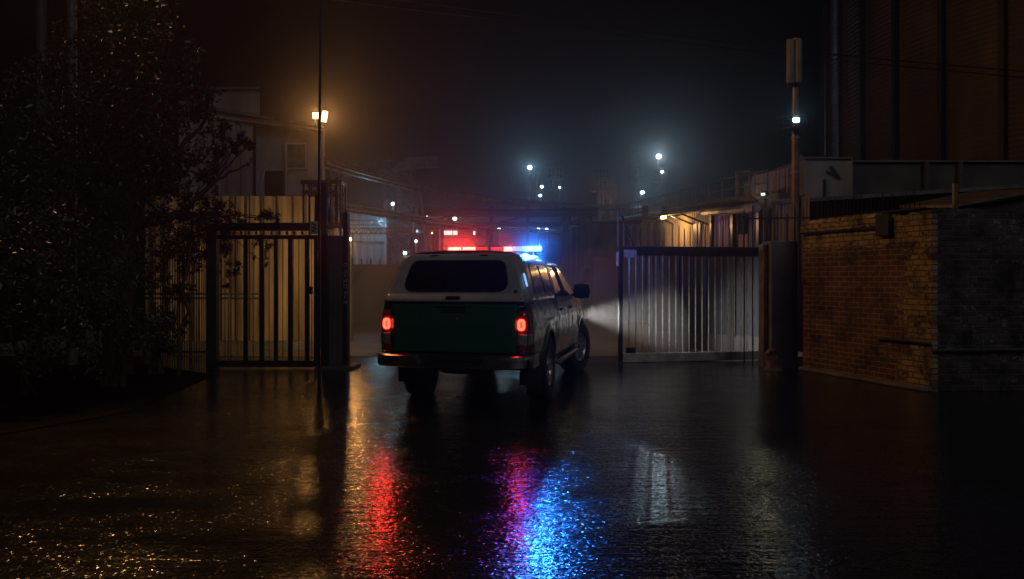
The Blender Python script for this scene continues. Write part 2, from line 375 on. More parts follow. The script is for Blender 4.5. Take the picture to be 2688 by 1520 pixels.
def side_panel(y0, y1, sgn, nz=18):
    ys = [y0]; y = y0
    while y < y1-1e-6:
        near = min(abs(abs(y)-AR), abs(abs(y-WB)-AR), abs(y) if abs(y) > AR else 0 if abs(y) < AR else 9, )
        y += .02 if (abs(y) < AR+.08 or abs(y-WB) < AR+.08) else .06
        ys.append(min(y, y1))
    rows = []
    for y in ys:
        a, b = zlow(y), ztop(y)
        rows.append([Vector((sgn*halfw(y, a+(b-a)*k/nz), y, a+(b-a)*k/nz)) for k in range(nz+1)])
    # a lip turned inwards along top and bottom
    rows = [[Vector((r[0].x-sgn*.05, r[0].y, r[0].z+.005))]+r+[Vector((r[-1].x-sgn*.035, r[-1].y, r[-1].z+.008))] for r in rows]
    if sgn < 0: rows = [list(reversed(r)) for r in rows]
    return MB().grid(rows)
for s in (-1, 1):
    side_panel(-1.25, .80, s).build('bed_side', M['paint_green'], truck, smooth=True, solid=.012)
    side_panel(.815, 1.735, s).build('rear_door', M['paint_white'], truck, smooth=True, solid=.012)
    side_panel(1.75, 2.735, s).build('front_door', M['paint_white'], truck, smooth=True, solid=.012)
    side_panel(2.75, 3.78, s).build('front_fender', M['paint_green'], truck, smooth=True, solid=.012)
# dark inner shell under the panels
mb = MB()
mb.span((-.80, -1.18, .60), (.80, -.52, 1.20)); mb.span((-.60, -.56, .55), (.60, .56, 1.20)); mb.span((-.83, .52, .42), (.83, 2.62, 1.19))
mb.span((-.58, 2.58, .5), (.58, 3.70, 1.10)); mb.span((-.46, 3.66, .5), (.46, 4.05, .98))
mb.build('chassis', M['black'], truck)
mb = MB()
mb.tube([(-.72, 0, .40), (.72, 0, .40)], .055, 10); mb.lathe([(.02, -.16), (.13, -.1), (.16, 0), (.13, .1), (.02, .16)], 14, (0.05, 0, .40), 'X')
mb.tube([(-.45, -.5, .5), (-.45, -1.2, .47)], .035, 8); mb.span((-.52, -1.2, .48), (-.42, .8, .58)); mb.span((.42, -1.2, .48), (.52, .8, .58))
mb.span((-.12, -1.34, .47), (.14, -1.2, .53)); mb.lathe([(.28, -.09), (.33, -.05), (.33, .05), (.28, .09)], 20, (0, -.78, .50))
mb.build('rear_axle', M['steel_dark'], truck)
# tailgate
rows = []
for i in range(25):
    x = -.745+1.49*i/24; row = []
    for k in range(21):
        z = .665+.575*k/20
        y = -1.255-.018*(1-(x/.75)**2)-.012*math.exp(-((z-1.0)/.09)**2)
        if abs(x) < .165+.04*(z-1.13)/.05 and 1.10 < z < 1.19: y += .03
        if k in (0, 20): y += .03
        row.append((x, y, z))
    rows.append(row)
tg = MB().grid(rows).build('tailgate', M['paint_green'], truck, smooth=True, solid=.015)
mb = MB().span((-.15, -1.262, 1.135), (.15, -1.238, 1.185)); mb.build('handle', M['black'], tg, bevel=.006)
mb = MB().lathe([(.0, 0), (.012, 0), (.012, .02), (0, .02)], 10, (0.06, -1.29, 1.06)); mb.build('lock', M['chrome'], tg)
MB().span((-.74, -1.25, .60), (.74, -1.2, .665)).build('rear_sill', M['black'], truck)
# tail lamps, wrapped round the corners
def lamp_block(s, z0, z1, d=0):
    rows = []
    for k in range(7):
        z = z0+(z1-z0)*k/6; hw = halfw(-1.15, z)+.004+d
        y0 = -1.268-d
        prof = [(.755, y0+.03), (.758, y0), (.81, y0+.004), (.845, y0+.016), (hw-.012, y0+.05), (hw-.002, y0+.10), (hw, y0+.18), (hw-.02, y0+.2)]
        rows.append([Vector((s*a, b, z)) for a, b in prof])
    if s < 0: rows = [list(reversed(r)) for r in rows]
    return MB().grid(rows)
for s in (-1, 1):
    tl = lamp_block(s, .66, 1.165).build('tail_lamp', M['lens_red'], truck, smooth=True, solid=.006)
    lamp_block(s, .765, .90, .006).build('reversing_lens', M['lens_clear'], tl, smooth=True, solid=.003)
    # glowing D shaped ring
    pts = []; cx, cz, a, b = .798, 1.003, .030, .050
    for k in range(20):
        t = 2*math.pi*k/20; c, sn = math.cos(t), math.sin(t)
        pts.append((s*(cx+a*(abs(c)**.5)*(1 if c > 0 else -1)), -1.278, cz+b*(abs(sn)**.6)*(1 if sn > 0 else -1)))
    MB().tube(pts+[pts[0], pts[1]], .0155, 8).build('brake_light', M['e_tail'], tl, smooth=True)
    MB().slab([(s*(cx-.02), -1.279, cz-.035), (s*(cx+.02), -1.279, cz-.035), (s*(cx+.02), -1.279, cz+.035), (s*(cx-.02), -1.279, cz+.035)], (0, .004, 0)).build('brake_lens', M['e_tail_core'], tl)
    spot('tail_lamp_light', (s*.80, -1.42, 1.0), (s*.80-.25, -7, -.15), (1, .03, .02), (16 if s < 0 else 4), 64, .8, .045, truck)
# rear bumper: chrome corners with a dropped black step between them
for s in (-1, 1):
    def prof(x, t):
        y = -1.385+.15*max(0, (x-.62)/.30)**2.2
        return y
    rows = []
    xs = [.34, .36, .40, .50, .60, .70, .78, .84, .88, .905, .92]
    for x in xs:
        y = prof(x, 0); zt = .655 if x > .40 else .655-.10*(.40-x)/.06*0.6; zb = .515-(.0 if x > .5 else .01)
        if x <= .36: zt = .56
        rows.append([Vector((s*x, y+.10, zt-.004)), Vector((s*x, y+.02, zt)), Vector((s*x, y, zt-.015)), Vector((s*x, y-.006, (zt+zb)/2)), Vector((s*x, y+.004, zb+.01)), Vector((s*x, y+.03, zb)), Vector((s*x, y+.1, zb))])
    for yy in (-1.15, -.98, -.86):
        rows.append([Vector((s*.925, yy+.0, z)) for z in (.651, .655, .64, .585, .525, .515, .515)])
    if s > 0: rows = [list(reversed(r)) for r in rows]
    MB().grid(rows).build('bumper_corner', M['chrome'], truck, smooth=True, solid=.008)
mb = MB().span((-.36, -1.40, .515), (.36, -1.22, .56)); mb.span((-.9, -1.30, .53), (.9, -1.2, .62))
bs = mb.build('bumper_step', M['black'], truck, bevel=.01)
MB().tube([(-.36, -1.402, .52), (.36, -1.402, .52)], .009, 6).build('chrome_strip', M['chrome'], bs, smooth=True)
MB().span((-.30, -1.262, .565), (.30, -1.235, .655)).build('plate_recess', M['black'], truck)
# canopy over the bed
CP = [(.868, 1.25), (.858, 1.32), (.835, 1.42), (.805, 1.52), (.772, 1.62), (.742, 1.70), (.712, 1.755), (.665, 1.80), (.59, 1.829), (.47, 1.846), (.25, 1.858), (0, 1.862)]
def cpx(z):
    for (a, b), (c, d) in zip(CP, CP[1:]):
        if b <= z <= d: return a+(c-a)*(z-b)/(d-b)
    return 0
def rear_y(z): return -1.225+.46*(z-1.25)-.05*max(0, (1.34-z)/.09)*.3
ring = [(x, z) for x, z in CP]+[(-x, z) for x, z in reversed(CP[:-1])]
rows = []
for j in range(13):
    t = j/12; ins = .03*(1-min(1, t*12/1.0)) if j == 0 else 0
    row = []
    for x, z in ring:
        y0 = rear_y(z)+(.012 if j == 0 else 0); y1 = .79+.06*(z-1.25)
        tt = t if j else 0; k = 1-ins
        zz = z-ins*.4*(z-1.25)
        row.append(Vector((x*k, y0+(y1-y0)*tt+(0.02 if j == 1 else 0)*0, zz)))
    rows.append(list(reversed(row)))
cano = MB().grid(rows).build('canopy', M['paint_white'], truck, smooth=True, solid=.012, angle=60)
def hatch_y(x, z): return rear_y(z)-.035*(1-(x/.87)**2)
rows = []
zs = [1.262, 1.285, 1.335, 1.345, 1.40, 1.5, 1.6, 1.68, 1.74, 1.785, 1.812]
for i, z in enumerate(zs):
    hw = cpx(z)-.022-(.02 if i in (0, len(zs)-1) else 0)
    step = -.02 if z < 1.34 else 0
    rows.append([Vector((hw*(-1+2*k/28), hatch_y(hw*(-1+2*k/28), z)+step+(.03 if k in (0, 28) else 0)*0, z)) for k in range(29)])
hatch = MB().grid(rows).build('rear_hatch', M['paint_white'], truck, smooth=True, solid=.01)
def rounded(poly, rad, n=6):
    out = []; m = len(poly)
    for i in range(m):
        p, a, b = Vector(poly[i]), Vector(poly[i-1]), Vector(poly[(i+1) % m]); r = rad[i] if isinstance(rad, (list, tuple)) else rad
        u, v = (a-p).normalized(), (b-p).normalized()
        q0, q1 = p+u*r, p+v*r
        for k in range(n+1):
            t = k/n; out.append(q0*(1-t)**2+p*2*t*(1-t)+q1*t*t)
    return out
def pane(pts2, f, name, mat, parent, sub=True, seal=None):
    fin = []
    for i_, p_ in enumerate(pts2):
        q_ = pts2[(i_+1) % len(pts2)]; m_ = max(1, int((Vector(q_)-Vector(p_)).length/.05))
        fin += [Vector(p_).lerp(Vector(q_), k_/m_) for k_ in range(m_)]
    pts2 = fin
    pts = [f(*p) for p in pts2]; c2 = sum((Vector(p) for p in pts2), Vector((0, 0)))/len(pts2)
    mb = MB(); n = len(pts2); rings = []
    for q in (1, .88, .75, .6, .45, .3, .15, .06): rings.append([f(*(c2+(Vector(p)-c2)*q)) for p in pts2])
    mb.grid([r+[r[0]] for r in rings]); mb.poly(rings[-1])
    o = mb.build(name, mat, parent, smooth=True)
    if seal: MB().tube(pts+[pts[0], pts[1]], seal, 6, False).build('window_seal', M['black'], o, smooth=True)
    return o
wp = rounded([(-.645, 1.375), (.645, 1.375), (.555, 1.735), (-.555, 1.735)], [.16, .16, .09, .09])
pane(wp, lambda x, z: Vector((x, hatch_y(x, z)-.013, z)), 'rear_window', M['dark_glass'], hatch, seal=.006)
MB().span((-.085, rear_y(1.30)-.085, 1.283), (.085, rear_y(1.30)-.03, 1.325)).build('hatch_handle', M['black'], hatch, bevel=.012)
for x in (-.3, .3): MB().span((x-.05, rear_y(1.8)-.045, 1.783), (x+.05, rear_y(1.8)-.01, 1.803)).build('hinge', M['black'], hatch, bevel=.006)
for s in (-1, 1):
    sp = rounded([(-.80, 1.35), (.60, 1.35), (.58, 1.70), (-.62, 1.70)], [.06, .05, .06, .08])
    o = pane(sp, lambda y, z: Vector((s*(cpx(z)+.010), y, z)), 'side_window', M['dark_glass'], cano, seal=.006)
    for yy in (-.05,):
        MB().bar((s*(cpx(1.36)+.014), yy, 1.36), (s*(cpx(1.69)+.014), yy, 1.69), .016).build('window_divider', M['black'], o)
# added glow strip on the canopy corner, origin for the blue road streak
mk = MB().tube([(.842, -1.16, 1.44), (.79, -1.08, 1.58)], .012, 8).build('added_blue_glow', M['e_blue_dim'], cano, smooth=True)
# cab
KP = [(.865, 1.205), (.845, 1.26), (.80, 1.38), (.752, 1.50), (.705, 1.62), (.672, 1.70), (.64, 1.745), (.58, 1.78), (.46, 1.80), (.25, 1.812), (0, 1.816)]
def kpx(z):
    for (a, b), (c, d) in zip(KP, KP[1:]):
        if b <= z <= d: return a+(c-a)*(z-b)/(d-b)
    return 0
def cab_front(z): return 3.08-(z-1.205)*1.72+.25*max(0, z-1.7)**1.0*0
ring = [(x, z) for x, z in KP]+[(-x, z) for x, z in reversed(KP[:-1])]
rows = []
for j in range(15):
    t = j/14; row = []
    for x, z in ring:
        y0 = .83; y1 = cab_front(z)+.10*(1-(x/.87)**2)*(1 if z > 1.3 else .5)
        row.append(Vector((x, y0+(y1-y0)*t, z)))
    rows.append(list(reversed(row)))
cab = MB().grid(rows).build('cab', M['paint_white'], truck, smooth=True, solid=.012, angle=60)
rows = []
for z in (1.215, 1.3, 1.4, 1.5, 1.6, 1.7, 1.76):
    hw = kpx(z)-.04; rows.append([Vector((hw*(-1+2*k/16), cab_front(z)+.10*(1-((hw*(-1+2*k/16))/.87)**2)+.01, z)) for k in range(17)])
MB().grid(rows).build('windscreen', M['dark_glass'], truck, smooth=True)
for s in (-1, 1):
    f = lambda y, z: Vector((s*(kpx(z)+.010), y, z))
    for nm, q, rr in (('rear_door_window', [(.93, 1.262), (1.69, 1.262), (1.68, 1.715), (1.02, 1.70)], [.03, .02, .03, .10]), ('front_door_window', [(1.76, 1.262), (2.88, 1.262), (2.82, 1.31), (2.16, 1.695), (1.76, 1.715)], [.02, .03, .03, .10, .03])):
        pane(rounded(q, rr, 5), f, nm, M['dark_glass'], cab, seal=.007)
    MB().bar((s*(kpx(1.25)+.012), 1.725, 1.25), (s*(kpx(1.71)+.012), 1.725, 1.71), .02, .06).build('door_pillar', M['black'], cab)
    for y in (.96, 1.86): MB().span((s*(halfw(y, 1.10))-.012, y, 1.08), (s*(halfw(y, 1.10))+.035, y+.17, 1.115)).build('door_handle', M['black'], truck, bevel=.008)
    # mirror
    mr = MB().lathe([(.02, -.10), (.10, -.085), (.115, 0), (.10, .085), (.03, .10)], 14, (0, 0, 0))
    for v in mr.v: v.x *= 1.15; v.y *= .55; v.z *= 1.2
    mr.v = [Vector((s*1.005+v.x, 2.52+v.y, 1.325+v.z)) for v in mr.v]
    mr.bar((s*.82, 2.56, 1.26), (s*.98, 2.54, 1.27), .05, .045)
    mr.build('wing_mirror', M['black'], truck, smooth=True)
    # side step
    mb = MB().tube([(s*.80, .62, .44), (s*.93, .68, .40), (s*.93, 2.5, .40), (s*.80, 2.58, .44)], .038, 10); mb.build('side_step', M['steel_grey'], truck, smooth=True)
    MB().span((s*.64, -.60, .24), (s*.90, -.575, .62)).build('mud_flap', M['flap'], truck)
    # headlamps
    hl = MB().span((s*.50, 3.80, .84), (s*.76, 3.96, 1.02)).build('headlamp', M['lens_clear'], truck, bevel=.02)
    MB().lathe([(0, 0), (.06, 0), (.06, .02), (0, .02)], 16, (s*.64, 3.96, .92)).build('bulb', M['e_head'], hl)
# decals
def side_decal(pts, nm, mat, parent=None):
    return MB().slab([Vector((halfw(y, z)+.009, y, z)) for y, z in pts], (.002, 0, 0)).build(nm, mat, parent or truck)
side_decal([(2.79, .60), (2.95, .78), (3.02, .98), (2.90, 1.04), (2.80, .92), (2.77, .78)], 'teal_decal', M['paint_teal'])
side_decal([(2.13, .86), (2.17, .80), (2.21, .86), (2.21, .96), (2.17, .98), (2.13, .96)], 'door_emblem', M['emblem'])
MB().slab([Vector((x, hatch_y(.66, z)-.012, z)) for x, z in ((.70, 1.365), (.74, 1.365), (.735, 1.395), (.695, 1.395))], (0, -.002, 0)).build('badge', M['emblem'], hatch)
# bonnet, grille, front bumper
rows = []
for j in range(9):
    y = 3.02+1.0*j/8; t = (y-2.74)/1.4; rows.append([Vector(((halfw(y, 1.1)-.03)*(-1+2*k/12), y, ztop(y)+.02+.05*(1-(-1+2*k/12)**2)-.05*(1 if j == 8 else 0))) for k in range(13)])
MB().grid(rows).build('bonnet', M['paint_green'], truck, smooth=True, solid=.012)
MB().span((-.46, 4.05, .74), (.46, 4.14, 1.03)).build('grille', M['black'], truck, bevel=.02)
MB().span((-.80, 3.8, .48), (.80, 4.16, .74)).build('front_bumper', M['paint_white'], truck, bevel=.05)
# wheels
def wheel(x, y, s, steer):
    o = bpy.data.objects.new('wheel', None); COL.objects.link(o); o.parent = truck; o.location = (x, y, WR); o.rotation_euler = (0, 0, steer if s > 0 else steer+math.pi); o.empty_display_size = .2
    OFF[o] = Vector((0, 0, 0))
    tp = [(.225, -.115), (.30, -.13), (.355, -.128), (.385, -.112), (.395, -.085), (.395, .085), (.385, .112), (.355, .128), (.30, .13), (.225, .115)]
    ty = MB().lathe(tp, 48, (0, 0, 0), 'X', False)
    for k in range(48):
        a = 2*math.pi*k/48
        for xx in (-.1, -.035, .035, .1):
            c = Vector((xx, math.cos(a+xx)*.395, math.sin(a+xx)*.395)); ty.box(c, (.05, .026, .014), rot=Matrix.Rotation(a+xx-math.pi/2, 3, 'X'))
    t = ty.build('tyre', M['rubber'], o, smooth=True)
    rp = [(.228, -.11), (.215, -.09), (.20, 0), (.205, .07), (.222, .10), (.232, .112), (.228, .120), (.212, .112), (.20, .085), (.19, .055)]
    rm = MB().lathe(rp, 40, (0, 0, 0), 'X', False)
    rm.lathe([(0, .06), (.05, .075), (.065, .07), (.075, .045), (.19, .03), (.195, 0)], 40, (0, 0, 0), 'X', False)
    for k in range(6):
        a = 2*math.pi*k/6; c, sn = math.cos(a), math.sin(a); c2, s2 = -sn, c
        for q in (-1, 1):
            rm.bar((.075, c*.05+q*c2*.015, sn*.05+q*s2*.015), (.085, c*.205+q*c2*.045, sn*.205+q*s2*.045), .028, .03)
    rm.build('rim', M['rim'], o, smooth=True)
    MB().lathe([(0, .095), (.028, .092), (.032, .07)], 16, (0, 0, 0), 'X', False).build('hub_cap', M['black'], o, smooth=True)
wheel(-.795, 0, -1, 0); wheel(.795, 0, 1, 0); wheel(-.80, WB, -1, -.30); wheel(.80, WB, 1, -.30)
# lightbar across the front of the canopy
LB = bpy.data.objects.new('lightbar', None); COL.objects.link(LB); LB.parent = truck; LB.location = (0, .86, 1.93); OFF[LB] = Vector((0, 0, 0))
mb = MB().span((-.67, -.11, -.042), (.67, .11, -.028)); mb.span((-.67, -.09, .036), (.67, .09, .042)); mb.span((-.66, -.06, -.03), (.66, .06, .03))
for x in (-.5, .5): mb.span((x-.04, -.08, -.085), (x+.04, .08, -.04))
mb.build('housing', M['black'], LB, bevel=.004)
def ux(u): return -.66+u/718*1.32
for (a, b, m, nm) in ((0, 98, 'e_red', 'red_lens'), (112, 210, 'e_red', 'red_lens'), (216, 308, 'e_red_dim', 'red_lens'), (334, 428, 'e_red_dim', 'red_lens'), (435, 497, 'e_red', 'red_lens'), (503, 592, 'e_blue_dim', 'blue_lens'), (598, 660, 'e_blue', 'blue_lens'), (664, 718, 'e_blue', 'blue_lens')):
    MB().span((ux(a), -.105, -.032), (ux(b), -.055, .034)).build(nm, M[m], LB, bevel=.008)
def tl_(x, y, z): return Matrix.Translation((TX, TY, 0))@Matrix.Rotation(-TA, 4, 'Z')@Vector((x, y, z))
RED, BLUE = (1, .03, .02), (.02, .20, 1)
for x, c, w_ in ((-.56, RED, 10), (-.36, RED, 10), (.20, RED, 4), (.50, BLUE, 12), (.62, BLUE, 12)):
    spot('beacon_light', (x, .735, 1.945), (x*1.1, -6, 2.05), c, w_*34, 110, .9, .03, truck)
    spot('beacon_light', (x, .99, 1.955), (x*1.1, 9, 3.6), c, w_*14, 70, .9, .03, truck)
# headlamp beams
for s in (-1, 1):
    h0 = Vector((s*.66, 4.02, .92))
    spot('headlamp_beam', h0, h0+Vector((.92, .62 if s > 0 else 2.2, -.09)), (1, .92, .85), 900 if s > 0 else 200, 44, 1.0, .05, truck)
spot('added_blue_spot', (.86, -1.30, 1.40), (.30, -6.5, -.3), (.001, .06, 1), 17, 60, .8, .04, truck)  # added spot that throws the blue streak onto the road
# ------------------------------------------------------------------ right side: brick wall, gatepost, gate
def local_thing(name, label, cat, p0, p1, group=None):
    """an empty at p0 whose local x axis runs along p0 -> p1"""
    d = Vector((p1[0]-p0[0], p1[1]-p0[1]))
    o = thing(name, label, cat, (p0[0], p0[1], 0), group, math.atan2(d.y, d.x)); OFF[o] = Vector((0, 0, 0)); return o, d.length
A = G(2447, 1028); B = G(2108, 970)
bw, BL = local_thing('brick_wall', 'tall old brick wall with flaking ochre paint at the corner beside the gatepost', 'brick wall', B, A)
# local x: 0 at far end .. BL at the corner; the brick material expects the corner at x=0, so shift the mesh by its own object
def shifted(mb, name, mat, parent, off, rz=0, **k):
    o = mb.build(name, mat, None, **k); o.parent = parent; o.location = off; o.rotation_euler = (0, 0, rz); OFF[o] = Vector((0, 0, 0)); return o
TOPZ = 2.44
def rough_slab(x0, x1, z0, z1, y0, y1, top):
    """front surface with slight waviness, seen side at y0"""
    mb = MB(); rows = []
    nx, nz = 30, 24
    for i in range(nx+1):
        x = x0+(x1-x0)*i/nx; zt = top(x)
        rows.append([Vector((x, y0+.012*math.sin(x*2.3+j*.4)*math.sin(j*.7+x)*math.sin(math.pi*i/nx), z0+(zt-z0)*j/nz)) for j in range(nz+1)])
    mb.grid(rows)
    back = [Vector((r[-1].x, y1, r[-1].z)) for r in rows]; mb.grid([[r[-1] for r in rows], back]); mb.grid([back, [Vector((v.x, v.y, z0)) for v in back]])
    for r in (rows[0], rows[-1]): mb.grid([r, [Vector((v.x, y1, v.z)) for v in r]])
    return mb
tops = lambda x: TOPZ+.03*math.sin(x*3.1)+.018*math.sin(x*11)-.02*math.sin(x*23)
shifted(rough_slab(-BL, 0, -.05, TOPZ, 0, .34, tops), 'side_face', M['brick_side'], bw, (BL, 0, 0))
# coping and drip ledge along the far two thirds
mb = MB(); rows0 = []; rows1 = []
for i in range(25):
    x = .0+1.75*i/24; z = TOPZ+.01+.012*math.sin(i*2.3)
    rows0.append([Vector((x, -.05+.006*math.sin(i*1.9), z-.16)), Vector((x, -.055+.008*math.sin(i*1.3), z-.03)), Vector((x, .0, z+.03)), Vector((x, .30, z+.02))])
mb.grid(rows0)
mb.build('coping', M['brick_side'], bw)
MB().tube([(0, -.05, TOPZ-.17), (1.75, -.055, TOPZ-.17)], .014, 6).build('drip_pipe', M['steel_dark'], bw)
mx = MB().span((BL-.98, -.07, TOPZ-.30), (BL-.72, .0, TOPZ+.02)); mx.build('metal_box', M['steel_dark'], bw, bevel=.01)
MB().tube([(BL-1.0, -.035, .64), (BL-.6, -.05, .66), (BL-.05, -.05, .655), (BL+.02, -.05, .655)], .018, 6).build('conduit', M['concrete_dark'], bw, smooth=True)
# footing strip
MB().slab([(0, -.10, 0), (BL, -.14, 0), (BL, .02, 0), (0, .02, 0)], (0, 0, .055)).build('footing', M['concrete'], bw, bevel=.015)
# return wall facing the street
Rt, RL = local_thing('return_wall', 'dark grey brick wall running off from the painted corner', 'brick wall', A, (A.x+3.2, A.y+.22))
shifted(rough_slab(0.02, RL, -.05, 2.45, .02, .36, lambda x: 2.455+.02*math.sin(x*3.7)+.012*math.sin(x*13)), 'front_face', M['brick_front'], Rt, (0, 0, 0))
MB().tube([(0, -.03, .56), (RL, -.03, .57)], .022, 8).build('conduit', M['concrete_dark'], Rt, smooth=True)
# row of spikes on the wall
sp = thing('spiked_railing', 'row of thin black spikes standing along the top of the brick wall', 'railing', (B.x, B.y, 0)); OFF[sp] = Vector(sp.location)
dirw = (A-B).normalized(); nrm = Vector((-dirw.y, dirw.x, 0))
for i in range(26):
    q = B+dirw*(.05+2.2*i/25)+nrm*.25; h = 2.83+.06*math.sin(i*2.7)-.08*(i/25)
    MB().tube([(q.x, q.y, 2.40), (q.x+.012*math.sin(i), q.y, h-.06), (q.x+.015*math.sin(i), q.y, h)], [.008, .008, .001], 5).build('spike', M['steel_dark'], sp)
q0, q1 = B+nrm*.25, B+dirw*2.35+nrm*.25
MB().bar((q0.x, q0.y, 2.52), (q1.x, q1.y, 2.52), .02).build('rail', M['steel_dark'], sp)
# concrete gatepost
gp = thing('concrete_gatepost', 'thick square concrete gatepost between the barred gate and the brick wall', 'gatepost', G(2060, 968))
a, b_ = G(2024, 968), G(2102, 970)
MB().span((a.x, a.y, -.02), (b_.x, a.y+.5, zat(632, a.y))).build('shaft', M['concrete'], gp, bevel=.02)
MB().span((a.x-.09, a.y+.12, -.02), (a.x-.003, a.y+.4, zat(640, a.y))).build('hinge_jamb', M['steel_rust'], gp, bevel=.01)
# broken stub at its foot
q = G(2030, 974)
mb = MB(); prof = [(.145, -.02), (.14, .08), (.13, .16), (.125, .24), (.13, .30), (.115, .34), (.07, .365), (0, .36)]
mb.lathe(prof, 18, (q.x, q.y, 0))
for v in mb.v: v += Vector((.02*math.sin(v.z*40+v.x*30), .02*math.sin(v.z*31+v.y*50), .015*math.sin(v.x*60)))
for v in mb.v:
    if v.z > .26 and v.x > q.x+.02: v.z -= .07
mb.lathe([(.16, -.02), (.16, .03), (.13, .05)], 14, (q.x, q.y, 0), 'Z', False)
solo(mb, 'broken_bollard', M['steel_rust'], 'stumpy broken concrete bollard at the foot of the gatepost', 'bollard', smooth=True)
# barred gate
g0, g1 = P(1623, 955, 14.4), P(2006, 948, 14.95)
gt, GL = local_thing('barred_gate', 'grey steel gate of round upright bars standing open beside the concrete gatepost', 'gate', g0, g1)
ZT = 2.10
mb = MB()
MB().span((0, -.035, .01), (.075, .035, ZT)).build('stile', M['steel_dark'], gt, bevel=.006)
MB().span((GL-.075, -.035, .01), (GL, .035, ZT)).build('stile', M['steel_dark'], gt, bevel=.006)
MB().span((.078, -.04, ZT-.165), (GL-.078, .04, ZT+.004)).build('top_rail', M['steel_dark'], gt, bevel=.006)
MB().span((.078, -.04, .015), (GL-.078, .04, .175)).build('bottom_rail', M['steel_gate'], gt, bevel=.006)
for i in range(20):
    x = .075+.128*(i+1)
    if x < GL-.1: MB().tube([(x, 0, .176), (x, 0, ZT-.166)], .0135, 8).build('bar', M['steel_gate'], gt, smooth=True)
MB().span((.09, -.05, ZT-.20), (.33, -.041, ZT-.06)).build('sign_plate', M['plate'], gt)
MB().span((.15, -.05, .178), (.31, .04, .28)).build('latch_box', M['black'], gt, bevel=.01)
MB().span((-.03, -.03, 1.75), (-.003, .03, 2.0)).build('striker_plate', M['steel_gate'], gt)
for i in range(25):
    x = .0+.128*i+.02*math.sin(i*5); h = 2.50+.05*math.sin(i*1.7)
    if i == 0: h = 2.75
    MB().tube([(x, .02, ZT+.004), (x, .02, h-.05), (x, .02, h)], [.012, .011, .001], 6).build('spike', M['steel_grey'], gt)
MB().bar((.08, .02, 2.66), (.30, .02, ZT+.01), .022).build('brace', M['steel_dark'], gt)
# steel spike screen right of the gate, over the post
sc_ = thing('spiked_screen', 'short screen of dark spiked rods rising behind the concrete gatepost', 'railing', (a.x+.1, a.y+.7, 0)); OFF[sc_] = Vector(sc_.location)
for i in range(8):
    x = a.x-.25+.15*i; z = 2.78+.08*math.sin(i*2.2)
    MB().tube([(x, a.y+.7, 0), (x+.01*math.sin(i*3), a.y+.7, z-.05), (x+.01*math.sin(i*3), a.y+.7, z)], [.012, .011, .001], 6).build('rod', M['steel_dark'], sc_)
MB().bar((a.x-.3, a.y+.7, 2.58), (a.x+.9, a.y+.7, 2.60), .025).build('rail', M['steel_dark'], sc_)

# ------------------------------------------------------------------ left side: mast pole, pillar with cage, gate, fence
mp = G(838, 1019)
solo(MB().tube([(mp.x, mp.y, -.05), (mp.x, mp.y, 3.2), (mp.x+.03, mp.y, 6.2)], [.021, .018, .015], 10), 'mast_pole', M['steel_dark'], 'very tall thin dark pole standing on the wet road before the left gate', 'pole', smooth=True)
pl = G(878, 968); LY = 13.5
lp = thing('gate_pillar', 'dark steel gate pillar carrying a motor cage at the left of the gateway', 'gate pillar', (pl.x, LY, 0)); OFF[lp] = Vector(lp.location)
X = lambda px, Y=LY: xat(px, Y)
Z = lambda py, Y=LY: zat(py, Y)
MB().span((X(862), LY, -.02), (X(896), LY+.45, Z(618))).build('shaft', M['concrete_dark'], lp, bevel=.012)
MB().span((X(846), LY-.1, -.02), (X(861), LY+.05, Z(480))).build('post', M['steel_dark'], lp, bevel=.006)
MB().span((X(897), LY+.10, .05), (X(909), LY+.30, Z(556))).build('slide_channel', M['steel_dark'], lp, bevel=.006)
MB().slab([(X(822), LY+.05, Z(600)), (X(862), LY+.05, Z(600)), (X(864), LY+.05, Z(560)), (X(858), LY+.05, Z(508)), (X(824), LY+.05, Z(508))], (0, .3, 0)).build('motor_box', M['steel_dark'], lp, bevel=.012)
cg = MB()
for yy in (LY, LY+.4):
    for (x0, x1, y) in ((790, 895, 478), (794, 890, 505), (840, 895, 590)):
        cg.bar((X(x0), yy, Z(y)), (X(x1), yy, Z(y)), .05, .07)
    for x, t0, t1 in ((797, 474, 590), (818, 480, 508), (868, 468, 592), (885, 465, 592), (894, 470, 620)):
        cg.bar((X(x), yy, Z(t0)), (X(x), yy, Z(t1)), .03)
for x in (797, 868, 894): cg.bar((X(x), LY, Z(478)), (X(x), LY+.4, Z(478)), .04)
cg.build('cage', M['steel_rust'], lp)
# plate with worn letters on the side of the channel (turned to the road)
for k, y0 in enumerate((690, 704, 718, 732, 746, 760, 774, 788)):
    mb = MB(); x = X(903); zz = Z(y0+6); yy = LY+.097; w_ = .052; h_ = .032
    sh = [[(-1, -1, -1, 1), (-1, 1, 1, 1), (1, 1, 1, -1)], [(-1, 0, 1, 0), (-1, -1, 1, -1), (1, -1, 1, 0)], [(-1, -1, 1, 1), (-1, 1, 0, 0)], [(-1, -1, -1, 1), (1, -1, 1, 1), (-1, 0, 1, 0)]][k % 4]
    for x0, z0, x1, z1 in sh: mb.bar((x+x0*w_/2.6, yy, zz+z0*h_), (x+x1*w_/2.6, yy, zz+z1*h_), .004, .010)
    mb.build('letter', M['letter_white'], lp)
sg = MB().span((X(818), LY-.125, Z(616)), (X(839), LY-.115, Z(582))).build('sign_plate', M['plate'], lp, bevel=.004)
mb = MB()
for q in [((823, 588), (833, 592)), ((833, 592), (828, 597)), ((824, 598), (834, 601)), ((834, 601), (826, 608)), ((826, 608), (833, 611)), ((822, 604), (826, 608))]:
    mb.bar((X(q[0][0]), LY-.128, Z(q[0][1])), (X(q[1][0]), LY-.128, Z(q[1][1])), .004, .02)
mb.build('marking', M['ink'], sg)
MB().span((X(835), LY-.25, -.05), (X(935), LY+.45, .06)).build('plinth', M['concrete_dark'], lp, bevel=.02)
